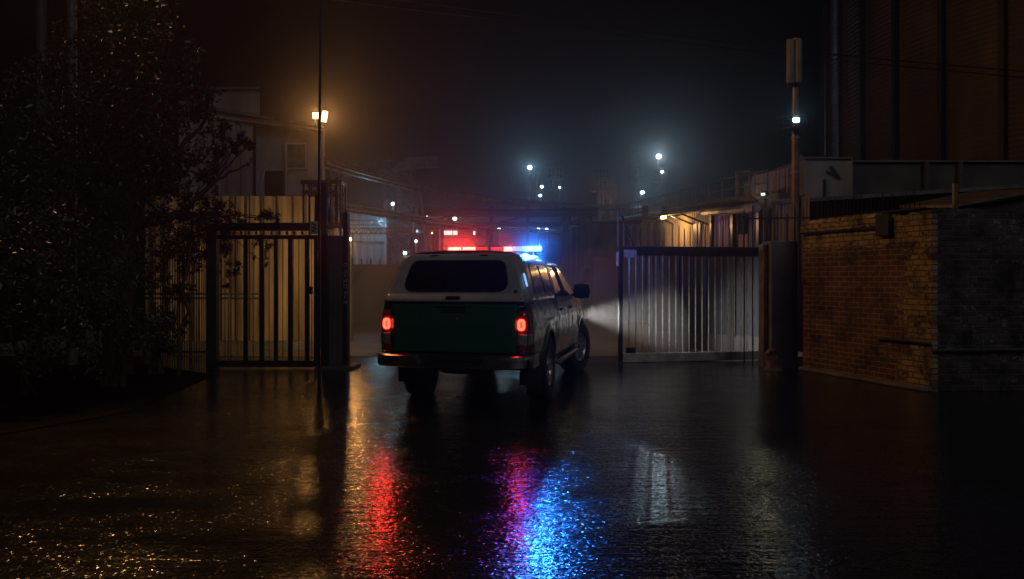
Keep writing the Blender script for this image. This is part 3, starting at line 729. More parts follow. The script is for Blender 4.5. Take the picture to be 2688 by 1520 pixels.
spot('bulkhead_lamp', (X(872), LY+.64, 1.95), (-4.3, 17, 1.5), (1, .52, .14), 145, 110, .8, .06, lp)
MB().span((X(866), LY+.46, 1.85), (X(878), LY+.60, 2.05)).build('bulkhead_fitting', M['e_orange'], lp, bevel=.02)
# left gate
lg = thing('left_gate', 'black steel gate of heavy flat uprights closed across the left of the gateway', 'gate', (X(700), LY, 0)); OFF[lg] = Vector(lg.location)
MB().span((X(545), LY-.06, -.03), (X(571), LY+.10, Z(588))).build('end_post', M['steel_dark'], lg, bevel=.008)
MB().span((X(572), LY-.03, Z(606)), (X(834), LY+.05, Z(585))).build('top_rail', M['steel_dark'], lg, bevel=.005)
MB().span((X(572), LY-.02, Z(628)), (X(834), LY+.04, Z(617))).build('middle_rail', M['steel_dark'], lg, bevel=.005)
MB().span((X(572), LY-.02, .03), (X(834), LY+.04, .14)).build('bottom_rail', M['steel_dark'], lg, bevel=.005)
for x0, x1 in ((639, 650), (681, 693), (719, 729), (756, 768), (800, 812), (824, 834)):
    MB().span((X(x0), LY-.012, .14), (X(x1), LY+.032, Z(617))).build('upright', M['steel_dark'], lg, bevel=.004)
for x in (590, 606, 622, 664, 706, 742, 784, 818):
    MB().tube([(X(x), LY+.01, .14), (X(x), LY+.01, Z(617))], .007, 6).build('rod', M['steel_dark'], lg)
for i in range(12): MB().span((X(590+i*20), LY, Z(616)), (X(596+i*20), LY+.02, Z(607))).build('spacer', M['steel_dark'], lg)
MB().span((X(803), LY-.06, Z(772)), (X(822), LY-.013, Z(752))).build('lock_case', M['steel_dark'], lg, bevel=.006)
# thin railing continuing left behind the shrubs
rl = thing('thin_railing', 'thin black railing behind the shrubs left of the heavy gate', 'railing', (X(470), LY+.1, 0)); OFF[rl] = Vector(rl.location)
for i in range(24):
    x = X(395+i*6.4); MB().tube([(x, LY+.1, .0), (x, LY+.1, Z(640)+.03*math.sin(i*3))], .008, 5).build('rod', M['steel_dark'], rl)
for y in (660, 925): MB().bar((X(392), LY+.1, Z(y)), (X(545), LY+.1, Z(y)), .03).build('rail', M['steel_dark'], rl)
# handrail inside
hr = thing('handrail', 'low double tube handrail seen through the bars left of the gate', 'handrail', (xat(560, 15.2), 15.2, 0)); OFF[hr] = Vector(hr.location)
for y in (771, 783): MB().tube([P(380, y, 15.2), P(690, y, 15.2)], .018, 8).build('rail', M['steel_grey'], hr, smooth=True)
for x in (400, 500, 600, 688):
    q = P(x, 771, 15.2); MB().tube([(q.x, q.y, 0), q], .02, 8).build('post', M['steel_grey'], hr, smooth=True)
# corrugated fence on a plinth
fy = 17.0
fn = thing('sheet_fence', 'tall rust stained corrugated metal fence lit yellow behind the left gate', 'fence', (xat(660, fy), fy, 0)); OFF[fn] = Vector(fn.location)
MB().span((xat(380, fy), fy+.0, -.02), (xat(838, fy), fy+.25, zat(895, fy))).build('plinth', M['concrete'], fn, bevel=.01)
corr((xat(380, fy), fy+.03), (xat(836, fy), fy+.03), zat(894, fy), zat(515, fy), .30, .055).build('sheeting', M['sheet_fence'], fn)
for i, x in enumerate(range(400, 836, 41)):
    MB().span((xat(x, fy), fy-.035, zat(893, fy)), (xat(x+4, fy), fy-.028, zat(514, fy))).build('seam_strip', M['steel_rust'], fn)
# ------------------------------------------------------------------ left warehouse, its block, floodlights
wy = 24.0
wh = thing('warehouse', 'tall clad warehouse with a sloping roof edge behind the yellow fence', 'warehouse', (xat(700, wy), wy, 0)); OFF[wh] = Vector(wh.location)
xa, xb, xm = xat(470, wy), xat(846, wy), xat(664, wy)
corr((xa, wy), (xm, wy), 0, zat(300, wy), .42, .05, zat(322, wy)).build('clad_wall', M['sheet_shed'], wh)
zl, zr = zat(322, wy), zat(345, wy)
MB().slab([(xm+.01, wy+.25, 0), (xb, wy+.25, 0), (xb, wy+.25, zr), (xm+.01, wy+.25, zl)], (-3.6, 11, 0)).build('plain_wall', M['concrete_pale'], wh)
MB().slab([(xa, wy-.25, zat(278, wy)), (xb+.12, wy-.25, zat(340, wy)), (xb+.12, wy-.25, zat(333, wy)), (xa, wy-.25, zat(268, wy))], (-3.9, 12, 0)).build('roof', M['steel_grey'], wh)
MB().slab([(xa, wy-.12, zat(300, wy)), (xb+.05, wy-.12, zat(345, wy)), (xb+.05, wy-.12, zat(340, wy)), (xa, wy-.12, zat(280, wy))], (0, .1, 0)).build('fascia', M['zinc'], wh)
MB().tube([(xb+.0, wy+.12, 0), (xb+.0, wy+.12, zr)], .05, 10).build('downpipe', M['zinc'], wh, smooth=True)
fr = MB().span((xat(742, wy), wy+.16, zat(442, wy)), (xat(802, wy), wy+.26, zat(372, wy))).build('window', M['zinc'], wh)
MB().span((xat(750, wy), wy+.13, zat(438, wy)), (xat(798, wy), wy+.155, zat(377, wy))).build('pane', M['window_dim'], fr)
MB().tube([(xat(748, wy), wy+.10, zat(600, wy)), (xat(748, wy), wy+.10, zat(372, wy))], .035, 8).build('vent_pipe', M['zinc'], wh, smooth=True)
MB().span((xat(690, wy), wy+.19, zat(600, wy)), (xat(738, wy), wy+.26, zat(446, wy))).build('door', M['black'], wh)
MB().bar((xat(672, wy), wy+.1, zat(520, wy)), (xat(690, wy), wy+.2, zat(440, wy)), .12, .05).build('leaning_panel', M['sheet_shed'], wh)
by = 31.0
rb = thing('tower_block', 'plain square tower rising over the warehouse roof behind the tree', 'building', (xat(620, by), by, 0)); OFF[rb] = Vector(rb.location)
MB().slab([(xat(560, by), by, 0), (xat(682, by), by, 0), (xat(682, by), by, zat(236, by)), (xat(560, by), by, zat(236, by))], (-1.8, 4, 0)).build('wall', M['sheet_shed'], rb)
MB().slab([(xat(556, by), by-.1, zat(236, by)), (xat(685, by), by-.1, zat(236, by)), (xat(685, by), by-.1, zat(229, by)), (xat(556, by), by-.1, zat(229, by))], (-1.85, 4.2, 0)).build('roof', M['steel_grey'], rb)
for k, (x0, x1) in enumerate(((96, 124), (176, 200))):
    st = MB().lathe([(xat(x1, 40)/2-xat(x0, 40)/2, 0), ((x1-x0)/2/F*40*.85, 19)], 20, (xat((x0+x1)/2, 40), 40, 0))
    solo(st, 'chimney', M['concrete_dark'], ['tall dim chimney behind the top of the tree, nearest the left edge', 'tall dim chimney behind the top of the tree, the one farther from the left edge'][k], 'chimney', 'chimneys behind the tree', smooth=True)
# floodlight pair on the warehouse corner
def flood(px, py, Y, face, label, group, col, emat, watts, parent_mast=None, wid=.30, hei=.22, cone=150):
    p = P(px, py, Y); t = thing('floodlight', label, 'floodlight', (p.x, p.y, p.z), group); OFF[t] = Vector(t.location)
    d = Vector(face).normalized(); rot = d.to_track_quat('Y', 'Z').to_matrix()
    MB().box(p-d*.09, (wid+.05, .12, hei+.05), rot=rot).build('lamp_housing', M['steel_dark'], t, bevel=.02)
    MB().box(p+d*.0, (wid, .03, hei), rot=rot).build('lamp_lens', M[emat], t, bevel=.03)
    MB().bar(p-d*.12, p-d*.12-Vector((0, 0, .34)), .04).build('bracket', M['steel_dark'], t)
    if watts: spot('lamp_light', p+d*.05, p+d*3, col, watts, cone, .6, .08, t)
    return t
ORANGE, WHITE, CYAN = (1, .43, .11), (.58, .82, 1), (.34, .72, 1)
flood(828, 303, 23.4, (.1, -1, -.15), 'glaring orange floodlight on the warehouse corner, facing the gateway', 'orange floodlights on the warehouse corner', ORANGE, 'e_orange', 105, None, .16, .16)
flood(852, 306, 23.4, (.9, -.92, -.42), 'orange floodlight on the warehouse corner turned sideways to the yard', 'orange floodlights on the warehouse corner', ORANGE, 'e_orange', 120, None, .16, .30, 120)

# ------------------------------------------------------------------ pipe bridges
def sag(pts, n=6):
    out = []
    for i in range(len(pts)-1):
        p0 = pts[max(i-1, 0)]; p1, p2 = pts[i], pts[i+1]; p3 = pts[min(i+2, len(pts)-1)]
        for k in range(n):
            t = k/n; out.append(.5*((2*p1)+(-p0+p2)*t+(2*p0-5*p1+4*p2-p3)*t*t+(-p0+3*p1-3*p2+p3)*t**3))
    return out+[pts[-1]]
pb = thing('pipe_bridge', 'long sagging bundle of pipes falling from the warehouse across the yard', 'pipe bridge', (xat(850, 24), 24, 0)); OFF[pb] = Vector(pb.location)
base = [P(848, 424, 24.1), P(960, 455, 27), P(1100, 490, 31), P(1300, 523, 37), P(1500, 540, 41), P(1700, 545, 44)]
for dx, dz, r in ((0, 0, .055), (.0, -.13, .07), (.12, -.06, .05), (.05, .10, .03)):
    MB().tube(sag([p+Vector((dx, -dx, dz)) for p in base]), r, 8).build('pipe', M['steel_rust'], pb, smooth=True)
q = base[2]
for dx, in ((-.35,), (.45,)): MB().tube([q+Vector((0, 0, -.15)), (q.x+dx*1.6, q.y, 0)], .07, 8).build('trestle_leg', M['steel_grey'], pb, smooth=True)
pb2 = thing('pipe_run', 'lower double pipe run leaving the left gate pillar for the far sheds', 'pipe run', (xat(895, 20), 20, 0)); OFF[pb2] = Vector(pb2.location)
base = [P(880, 532, 19), P(1000, 553, 23), P(1160, 580, 29), P(1330, 598, 36), P(1480, 606, 42)]
for dz, r in ((0, .05), (-.12, .06)): MB().tube(sag([p+Vector((0, 0, dz)) for p in base]), r, 8).build('pipe', M['steel_rust'], pb2, smooth=True)
for i in (0, 2, 4):
    q = base[i]; MB().tube([q-Vector((0, 0, .15)), (q.x, q.y, 0)], .06, 8).build('support_post', M['steel_grey'], pb2, smooth=True)
# ------------------------------------------------------------------ yard lamps
YL = .08
def yard_lamp(px, py, Y, r, label, col, emat, watts, cat='yard lamp', pole=True, group='lamps in the hazy yard', pm_='steel_grey'):
    p = P(px, py, Y); t = thing('yard_lamp', label, cat, (p.x, p.y, 0), group); OFF[t] = Vector(t.location)
    MB().lathe([(0, -r*.8), (r*.7, -r*.6), (r, 0), (r*.7, r*.6), (0, r*.8)], 14, p, 'Z', False).build('lamp_lens', M[emat], t, smooth=True)
    MB().lathe([(r*1.15, .0), (r*1.1, r*.5), (r*.4, r*.9), (0, r)], 14, (p.x, p.y+r*.6, p.z+r*.35), 'Z', False).build('lamp_hood', M['steel_dark'], t)
    MB().tube([(p.x, p.y+r+.06, 0), (p.x, p.y+r+.06, p.z+r*.4)], [.07, .05], 8).build('pole', M[pm_], t, smooth=True)
    if watts: spot('lamp_light', (p.x, p.y-r-.05, p.z), (p.x*.8, p.y-10, p.z+.8), col, watts*YL, 80, .9, .08, t)
    return t
yl = yard_lamp
yl(1031, 535, 40, .085, 'white lamp on the crane mast, upper of the two left of the truck bridge', WHITE, 'e_white', 240)
yl(1118, 566, 42, .075, 'white lamp just under the falling pipe bundle beside the trestle', WHITE, 'e_white', 130)
yl(1194, 574, 40, .10, 'white starry lamp over the reddish cabin roof', WHITE, 'e_white', 420)
yl(1091, 633, 36, .075, 'white lamp low in the haze between the crane foot and the orange lamp', WHITE, 'e_white', 120)
yl(1063, 664, 32, .075, 'lowest white lamp, just above the left shoulder of the pickup', WHITE, 'e_white', 120)
yl(1310, 599, 45, .085, 'single white lamp in the dark above the middle of the lightbar', WHITE, 'e_white', 150)
yl(1391, 440, 55, .15, 'high white floodlamp on a pale mast above the blue beacon', CYAN, 'e_white', 2200, 'floodlamp mast')
yl(1422, 490, 56, .11, 'white lamp on the process towers, upper of a close pair', CYAN, 'e_white', 280)
yl(1418, 513, 54, .10, 'white lamp on the process towers, lower of a close pair', CYAN, 'e_white', 200)
yl(1469, 492, 57, .08, 'small white lamp right of the close pair on the process towers', CYAN, 'e_white', 150)
yl(1414, 602, 40, .08, 'white lamp over the loading platform, the one nearer the tall floodlamp mast', CYAN, 'e_white', 170)
yl(1435, 602, 40.4, .08, 'white lamp over the loading platform, the one nearer the barred gate', CYAN, 'e_white', 170)
yl(1160, 590, 30, .07, 'orange lamp on an orange lit post beside the reddish cabin', ORANGE, 'e_orange', 200)
yl(917, 628, 19.5, .055, 'orange lamp on a low post just right of the gate pillar', ORANGE, 'e_orange', 1200)
yl(1134, 612, 34, .03, 'tiny warm lamp dot left of the orange lit post', ORANGE, 'e_orange', 0)
yl(1729, 411, 52, .17, 'brightest starry floodlamp high over the pipe gantry', WHITE, 'e_white', 3600, 'floodlamp mast')
yl(1738, 451, 50, .10, 'white lamp on a platform just under the brightest floodlamp', WHITE, 'e_white', 180)
yl(1686, 505, 46, .12, 'bluish lamp below and left of the brightest floodlamp', CYAN, 'e_blueish', 600)
# far right parked lights
for k, (x, y) in enumerate(((1540, 706), (1547, 710))):
    yl(x, y, 33, .02, ['tiny warm light dot behind the wing mirror, upper of two', 'tiny warm light dot behind the wing mirror, lower of two'][k], ORANGE, 'e_orange', 0, pole=False)
# ------------------------------------------------------------------ lattice crane
def lattice(mb, a, b, w_, n, t=.05):
    a, b = Vector(a), Vector(b); d = (b-a).normalized(); u = d.cross(Vector((0, 1, 0))).normalized() if abs(d.y) < .9 else Vector((1, 0, 0)); v = d.cross(u)
    cs = [u*w_/2+v*w_/2, u*w_/2-v*w_/2, -u*w_/2-v*w_/2, -u*w_/2+v*w_/2]
    for c in cs: mb.bar(a+c, b+c, t)
    for i in range(n):
        p, q = a.lerp(b, i/n), a.lerp(b, (i+1)/n)
        for k in range(4):
            c, e = cs[k], cs[(k+1) % 4]
            mb.bar(p+c, q+e if i % 2 else q+c*0+e, t*.7); mb.bar(p+c, p+e, t*.7)
    return mb
cy = 47
cr = thing('lattice_crane', 'faint lattice tower crane dissolving in the haze left of the pipe bundle', 'crane', (xat(1045, cy), cy, 0)); OFF[cr] = Vector(cr.location)
for x in (1025, 1065): lattice(MB(), (xat(x, cy), cy, 0), P(x, 445, cy), .7, 14, .10).build('mast', M['steel_grey'], cr)
lattice(MB(), P(870, 452, cy), P(1030, 432, cy), .6, 14, .09).build('counter_jib', M['steel_grey'], cr)
lattice(MB(), P(1060, 430, cy), P(1150, 426, cy), .55, 9, .09).build('jib', M['steel_grey'], cr)
MB().slab([P(1022, 450, cy), P(1085, 448, cy), P(1078, 428, cy), P(1050, 424, cy)], (0, 1.5, 0)).build('machine_house', M['steel_rust'], cr)
MB().tube([P(1148, 430, cy), P(1148, 470, cy)], .05, 6).build('hoist_rope', M['steel_dark'], cr)
# far shed with cold lit cladding, truss in front
sy = 33
sh = thing('cold_lit_shed', 'grey corrugated shed with its gable washed by a cold lamp right of the gate pillar', 'shed', (xat(960, sy), sy, 0)); OFF[sh] = Vector(sh.location)
corr((xat(880, sy), sy), (xat(1016, sy), sy), 0, zat(545, sy), .3, .05, zat(556, sy)).build('wall', M['sheet_grey'], sh)
MB().slab([P(875, 545, sy-.3), P(1022, 557, sy-.3), P(1022, 551, sy-.3), P(875, 536, sy-.3)], (0, 8, 0)).build('roof', M['steel_dark'], sh)
for y in (578, 590, 634): MB().bar(P(880, y, sy-.12), P(1016, y+1, sy-.12), .06).build('sheeting_rail', M['steel_grey'], sh)
MB().tube([P(1012, 556, sy-.15), (xat(1012, sy), sy-.15, 0)], .06, 8).build('downpipe', M['zinc'], sh)
point('wall_lamp', P(1000, 585, sy-1.6), CYAN, 45, .08, sh); MB().box(P(1000, 578, sy-1.45), (.2, .16, .08)).build('wall_lamp_fitting', M['steel_dark'], sh)
MB().bar(P(1000, 577, sy-1.4), P(1000, 577, sy), .05).build('wall_lamp_arm', M['steel_dark'], sh)
tr = MB(); ty_ = 28
for y in (600, 613): tr.bar(P(905, y, ty_), P(1080, y, ty_), .06)
for i in range(14):
    x = 905+i*12.5; tr.bar(P(x, 600, ty_), P(x+6.2, 613, ty_), .035); tr.bar(P(x+6.2, 613, ty_), P(x+12.5, 600, ty_), .035)
gd = thing('lattice_girder', 'flat lattice girder crossing before the cold lit shed', 'girder', (xat(990, ty_), ty_, 0)); OFF[gd] = Vector(gd.location)
tr.build('truss', M['steel_rust'], gd)
for x in (906, 1079): MB().tube([(xat(x, ty_), ty_, 0), P(x, 612, ty_)], .07, 8).build('post', M['steel_grey'], gd)
# reddish cabin and dark hall behind the lightbar
ky = 33
kb = thing('control_cabin', 'pale cabin with a lit window behind the red end of the lightbar', 'cabin', (xat(1215, ky), ky, 0)); OFF[kb] = Vector(kb.location)
MB().span((xat(1152, ky), ky, 0), (xat(1276, ky), ky+3, zat(604, ky))).build('wall', M['cabin'], kb)
MB().span((xat(1082, ky), ky-.4, zat(604, ky)), (xat(1290, ky), ky+3.2, zat(601, ky))).build('roof', M['steel_dark'], kb)
wf = MB().span((xat(1163, ky), ky-.05, zat(618, ky)), (xat(1203, ky), ky-.004, zat(604.5, ky))).build('window', M['steel_dark'], kb)
for x0, x1 in ((1166, 1188), (1190, 1201)): MB().span((xat(x0, ky), ky-.075, zat(617, ky)), (xat(x1, ky), ky-.055, zat(606, ky))).build('pane', M['e_window'], wf)
wf = MB().span((xat(1240, ky), ky-.05, zat(618, ky)), (xat(1250, ky), ky-.004, zat(606, ky))).build('window', M['steel_dark'], kb)
MB().span((xat(1242, ky), ky-.075, zat(617, ky)), (xat(1248, ky), ky-.055, zat(607, ky))).build('pane', M['e_window'], wf)
for y in (622, 645): MB().span((xat(1153, ky), ky-.04, zat(y+2, ky)), (xat(1275, ky), ky-.003, zat(y, ky))).build('wall_rail', M['steel_rust'], kb)
hy = 50
hl_ = thing('dark_hall', 'long low dark hall with a flat roof across the middle of the yard', 'hall', (xat(1380, hy), hy, 0)); OFF[hl_] = Vector(hl_.location)
MB().span((xat(1230, hy), hy, 0), (xat(1500, hy), hy+10, zat(553, hy))).build('wall', M['concrete_dark'], hl_)
MB().span((xat(1225, hy), hy-.4, zat(553, hy)), (xat(1505, hy), hy+10.4, zat(548, hy))).build('roof', M['steel_grey'], hl_)
for x in (1498, 1512): MB().tube([(xat(x, hy-1), hy-1, 0), P(x, 553, hy-1)], .1, 8).build('column', M['steel_grey'], hl_)
py_ = 38
lpf = thing('loading_platform', 'dark loading platform with an upper rail behind the blue end of the lightbar', 'loading platform', (xat(1425, py_), py_, 0)); OFF[lpf] = Vector(lpf.location)
MB().span((xat(1385, py_), py_, 0), (xat(1462, py_), py_+2.5, zat(641, py_))).build('body', M['concrete_dark'], lpf)
for y in (618, 630): MB().bar(P(1398, y, py_), P(1460, y, py_), .05).build('rail', M['steel_grey'], lpf)
for x in (1398, 1420, 1440, 1460): MB().bar(P(x, 617, py_), P(x, 642, py_), .05).build('rail_post', M['steel_grey'], lpf)
# low barrier and parked van in the haze
lb_ = MB().span((xat(885, 27), 27, 0), (xat(1100, 27), 27.3, zat(694, 27)))
for i in range(9): lb_.span((xat(900+i*24, 27)-.02, 27.05, zat(694, 27)), (xat(900+i*24, 27)+.02, 27.12, zat(680, 27)))
solo(lb_, 'low_wall', M['concrete_dark'], 'low dark wall with stub posts in the haze left of the pickup', 'wall')
vy = 30
vn = thing('parked_van', 'pale box van parked in the haze between the pickup and the barred gate', 'van', (xat(1590, vy), vy, 0)); OFF[vn] = Vector(vn.location)
MB().span((xat(1555, vy), vy, .45), (xat(1645, vy), vy+4, zat(690, vy)+.25)).build('box_body', M['van_paint'], vn, bevel=.06)
cb_ = MB().slab([(xat(1522, vy), vy+.2, .45), (xat(1553, vy), vy+.2, .45), (xat(1553, vy), vy+.2, 2.0), (xat(1538, vy), vy+.2, 2.0), (xat(1526, vy), vy+.2, 1.3)], (0, 1.7, 0)).build('cab', M['van_paint'], vn, bevel=.04)
MB().slab([(xat(1529, vy), vy+.19, 1.35), (xat(1549, vy), vy+.19, 1.35), (xat(1549, vy), vy+.19, 1.9), (xat(1539, vy), vy+.19, 1.9)], (0, -.02, 0)).build('window', M['dark_glass'], cb_)
for x in (1537, 1628): MB().lathe([(.2, -.11), (.36, -.1), (.36, .1), (.2, .11)], 20, (xat(x, vy), vy+.15, .36), 'X').build('wheel', M['rubber'], vn)
for o in vn.children:
    if o.name.startswith('wheel'): 
        pass
# ------------------------------------------------------------------ process towers
def tower(px, ptop, Y, wpx, label, plats, warm=False):
    t = thing('process_tower', label, 'tower', (xat(px, Y), Y, 0), 'process towers on the skyline'); OFF[t] = Vector(t.location); r = wpx/2/F*Y
    MB().lathe([(r, 0), (r, zat(ptop, Y)-.3), (r*.6, zat(ptop, Y))], 18, (xat(px, Y), Y, 0)).build('column', M['steel_grey'], t, smooth=True)
    for py, wp in plats:
        mb = MB(); c = P(px, py, Y); w_ = wp/2/F*Y
        mb.span((c.x-w_, c.y-w_*.7, c.z-.05), (c.x+w_, c.y+w_*.7, c.z+.03))
        for k in range(5):
            for s in (-1, 1): mb.bar((c.x-w_+2*w_*k/4, c.y+s*w_*.7, c.z), (c.x-w_+2*w_*k/4, c.y+s*w_*.7, c.z+.9), .04)
        for s in (-1, 1):
            for h in (.45, .9): mb.bar((c.x-w_, c.y+s*w_*.7, c.z+h), (c.x+w_, c.y+s*w_*.7, c.z+h), .04)
        mb.build('platform', M['steel_grey'], t)
    mb = MB(); x = xat(px, Y)+r+.12
    for s in (-.2, .2): mb.bar((x, Y+s, 0), (x, Y+s, zat(ptop, Y)), .04)
    for k in range(int(zat(ptop, Y)/.6)): mb.bar((x, Y-.2, k*.6+.3), (x, Y+.2, k*.6+.3), .03)
    mb.build('ladder', M['steel_grey'], t)
tower(1408, 445, 60, 8, 'thin tower right beside the pale floodlamp mast', [(470, 22)])
tower(1458, 448, 60, 10, 'tower with a wide middle platform right of the close pair of lamps', [(470, 40), (500, 30)])
tower(1572, 465, 54, 14, 'squat twin stage tower left of the bluish lamp', [(502, 44), (475, 34)])
tower(1604, 462, 55, 8, 'bare stack with its lower half lit orange', [(520, 26)])
tower(1670, 434, 50, 12, 'tall tower with a boxy head standing left under the brightest floodlamp', [(466, 36), (440, 22)])
tower(1733, 455, 51, 9, 'stout column carrying the lamp platform under the brightest floodlamp', [(478, 34)])
point('stack_lamp', P(1598, 530, 52.5), ORANGE, 20, .08, bpy.data.objects['process_tower.003'])
# ------------------------------------------------------------------ right shed row with gantry
p0, p1 = Vector((5.95, 18.2, 0)), Vector((2.6, 37, 0))
def along(px):
    k = (px-1344)/F; d = p1-p0; t = (k*p0.y-p0.x)/(d.x-k*d.y); return p0+d*t
rs = thing('shed_row', 'long row of corrugated sheds with one yellow lit bay behind the barred gate', 'shed', (along(1800).x, along(1800).y, 0)); OFF[rs] = Vector(rs.location)
def bay(x0, x1, name, mat, top0, top1, pitch=.16, back=0, z0=0):
    a, b = along(x0), along(x1); n = Vector((-(a-b).y, (a-b).x, 0)).normalized()*back
    a, b = a+n, b+n
    return corr((a.x, a.y), (b.x, b.y), z0, zat(top0, a.y), pitch, .035, zat(top1, b.y)).build(name, M[mat], rs)
bay(1515, 1692, 'concrete_bay', 'concrete_pale', 583, 592, 1.5)
bay(1694, 1742, 'dark_bay', 'concrete_dark', 592, 570, .3)
bay(1744, 1872, 'lit_bay', 'sheet_yellow', 575, 548, .15)
bay(1875, 1924, 'grey_bay', 'sheet_grey', 548, 535, .15)
bay(1934, 1963, 'door_bay', 'sheet_yellow', 540, 535, .15)
bay(1965, 1994, 'grey_bay', 'sheet_grey', 535, 530, .15)
bay(2002, 2125, 'grey_bay', 'sheet_shed', 528, 515, .15)
for x in (1693, 1743, 1873.5, 1929, 1998):
    a = along(x); MB().span((a.x-.09, a.y-.09, 0), (a.x+.09, a.y+.09, zat(540, a.y))).build('column', M['steel_dark'], rs)
a = along(1952); MB().box((a.x-.05, a.y-.05, zat(585, a.y)), (.05, .42, .55), rz=math.atan2(p0.x-p1.x, -(p0.y-p1.y))).build('window', M['dark_glass'], rs)
a = along(1834); MB().box((a.x-.05, a.y-.05, zat(635, a.y)), (.05, .5, 1.0), rz=math.atan2(p0.x-p1.x, -(p0.y-p1.y))).build('door', M['steel_grey'], rs)
a, b = along(1735), along(1990)
n = Vector((-1, -.2, 0)).normalized()
mb = MB().slab([(a.x, a.y, zat(570, a.y)), (b.x, b.y, zat(530, b.y)), (b.x+n.x*.9, b.y+n.y*.9, zat(530, b.y)-.12), (a.x+n.x*.9, a.y+n.y*.9, zat(570, a.y)-.12)], (0, 0, .05)); mb.build('awning', M['steel_dark'], rs)
for x in (1770, 1820, 1860):
    a = along(x); MB().bar((a.x, a.y, zat(590, a.y)), (a.x+n.x*.8, a.y+n.y*.8, zat(562, a.y)), .04).build('awning_strut', M['steel_dark'], rs)
a = along(1806); MB().box((a.x+n.x*.75, a.y+n.y*.75, zat(566, a.y)-.06), (.10, .35, .07)).build('awning_lamp', M['e_orange'], rs)
point('awning_light', (a.x+n.x*.55, a.y+n.y*.55, zat(566, a.y)-.28), (1, .55, .18), 30, .06, rs)
# long roof behind
MB().slab([(p0.x+.1, p0.y-1, 3.15), (p1.x+.1, p1.y, 3.9), (p1.x+7, p1.y, 4.1), (p0.x+7, p0.y-1, 3.6)], (0, 0, .08)).build('roof', M['steel_grey'], rs)
# pipe gantry over the shed eaves
ga = thing('pipe_gantry', 'steel pipe gantry with railings running along the eaves of the shed row', 'gantry', (along(1900).x, along(1900).y, 0)); OFF[ga] = Vector(ga.location)
gpt = [P(2015, 447, 18.0), P(1860, 480, 22.5), P(1760, 508, 26.5), P(1650, 535, 33), P(1560, 552, 40)]
def gl(dz, dx=0): return [p+Vector((dx, 0, dz)) for p in gpt]
for dz, dx, r in ((-.85, -.25, .10), (-.80, .1, .08), (-.55, 0, .05), (-.62, -.35, .045)): MB().tube(sag(gl(dz, dx)), r, 8).build('pipe', M['steel_rust'] if r < .09 else M['zinc'], ga, smooth=True)
for dz in (0, -.28): MB().tube(sag(gl(dz)), .022, 6).build('guard_rail', M['steel_grey'], ga)
ss = sag(gpt, 8)
for i, q in enumerate(ss):
    if i % 2 == 0:
        MB().bar(q, q-Vector((0, 0, .95)), .035).build('stanchion', M['steel_grey'], ga)
for q in ss[::6]: MB().tube([q-Vector((0, 0, .9)), (q.x, q.y, 0)], .08, 8).build('support_post', M['steel_dark'], ga)
q = P(1950, 470, 19.6); mb = MB()
for dx in (-.16, .16): mb.bar((q.x+dx, q.y, q.z+.18), (q.x+dx, q.y, q.z-.75), .05)
mb.bar((q.x-.18, q.y, q.z+.18), (q.x+.18, q.y, q.z+.18), .05); mb.build('portal', M['steel_rust'], ga)
corr((xat(1990, 20), 20.5), (xat(2075, 20), 20.0), zat(505, 20), zat(455, 20), .14, .03, zat(440, 20)).build('side_screen', M['sheet_shed'], ga)
flood(2003, 510, 17.6, (-.8, -.8, -.3), 'small yellowish floodlight under the gantry near the telecom mast', None, (1, .86, .55), 'e_window', 6, None, .10, .06)
# ------------------------------------------------------------------ telecom mast
my = 17.0; mx_ = xat(2088, my)
tm = thing('telecom_mast', 'tall telecom mast with panel antennas and a bluish lamp before the big tank', 'mast', (mx_, my, 0)); OFF[tm] = Vector(tm.location)
MB().tube([(mx_, my, 0), (mx_, my, zat(330, my)), (mx_, my, zat(100, my))], [.085, .078, .045], 14).build('pole', M['steel_rust'], tm, smooth=True)
for x, w_, yo in ((2071, .09, -.10), (2089, .07, -.16), (2081, .07, .15)):
    MB().lathe([(w_*.9, 0), (w_, .03), (w_, zat(108, my)-zat(222, my)-.03), (w_*.9, zat(108, my)-zat(222, my))], 12, (xat(x, my), my+yo, zat(222, my))).build('panel_antenna', M['antenna'], tm, smooth=True)
mb = MB()
for z in (225, 165, 115): mb.bar((xat(2066, my), my-.05, zat(z, my)), (xat(2094, my), my-.05, zat(z, my)), .05)
mb.build('antenna_bracket', M['steel_dark'], tm)
c = P(2080, 342, my); mb = MB().lathe([(.09, 0), (.30, 0), (.30, .03), (.09, .03)], 18, c)
for k in range(10):
    a_ = 2*math.pi*k/10; mb.bar((c.x+.30*math.cos(a_), c.y+.30*math.sin(a_), c.z), (c.x+.30*math.cos(a_), c.y+.30*math.sin(a_), c.z+.25), .02)
mb.tube([(c.x+.30*math.cos(2*math.pi*k/18), c.y+.30*math.sin(2*math.pi*k/18), c.z+.25) for k in range(19)], .015, 5)
mb.build('platform', M['steel_dark'], tm)
p = P(2090, 315, my-.3); MB().box(p, (.14, .05, .095)).build('lamp_lens', M['e_blueish'], tm, bevel=.03); MB().box(p+Vector((0, .09, 0)), (.17, .1, .12)).build('lamp_housing', M['steel_dark'], tm)
spot('lamp_light', p-Vector((0, .04, 0)), (0, 0, 4.2), CYAN, 14, 34, .9, .06, tm)
for y in (365, 455): MB().lathe([(.095, 0), (.095, .04)], 14, P(2088, y, my)).build('clamp_ring', M['zinc'], tm)
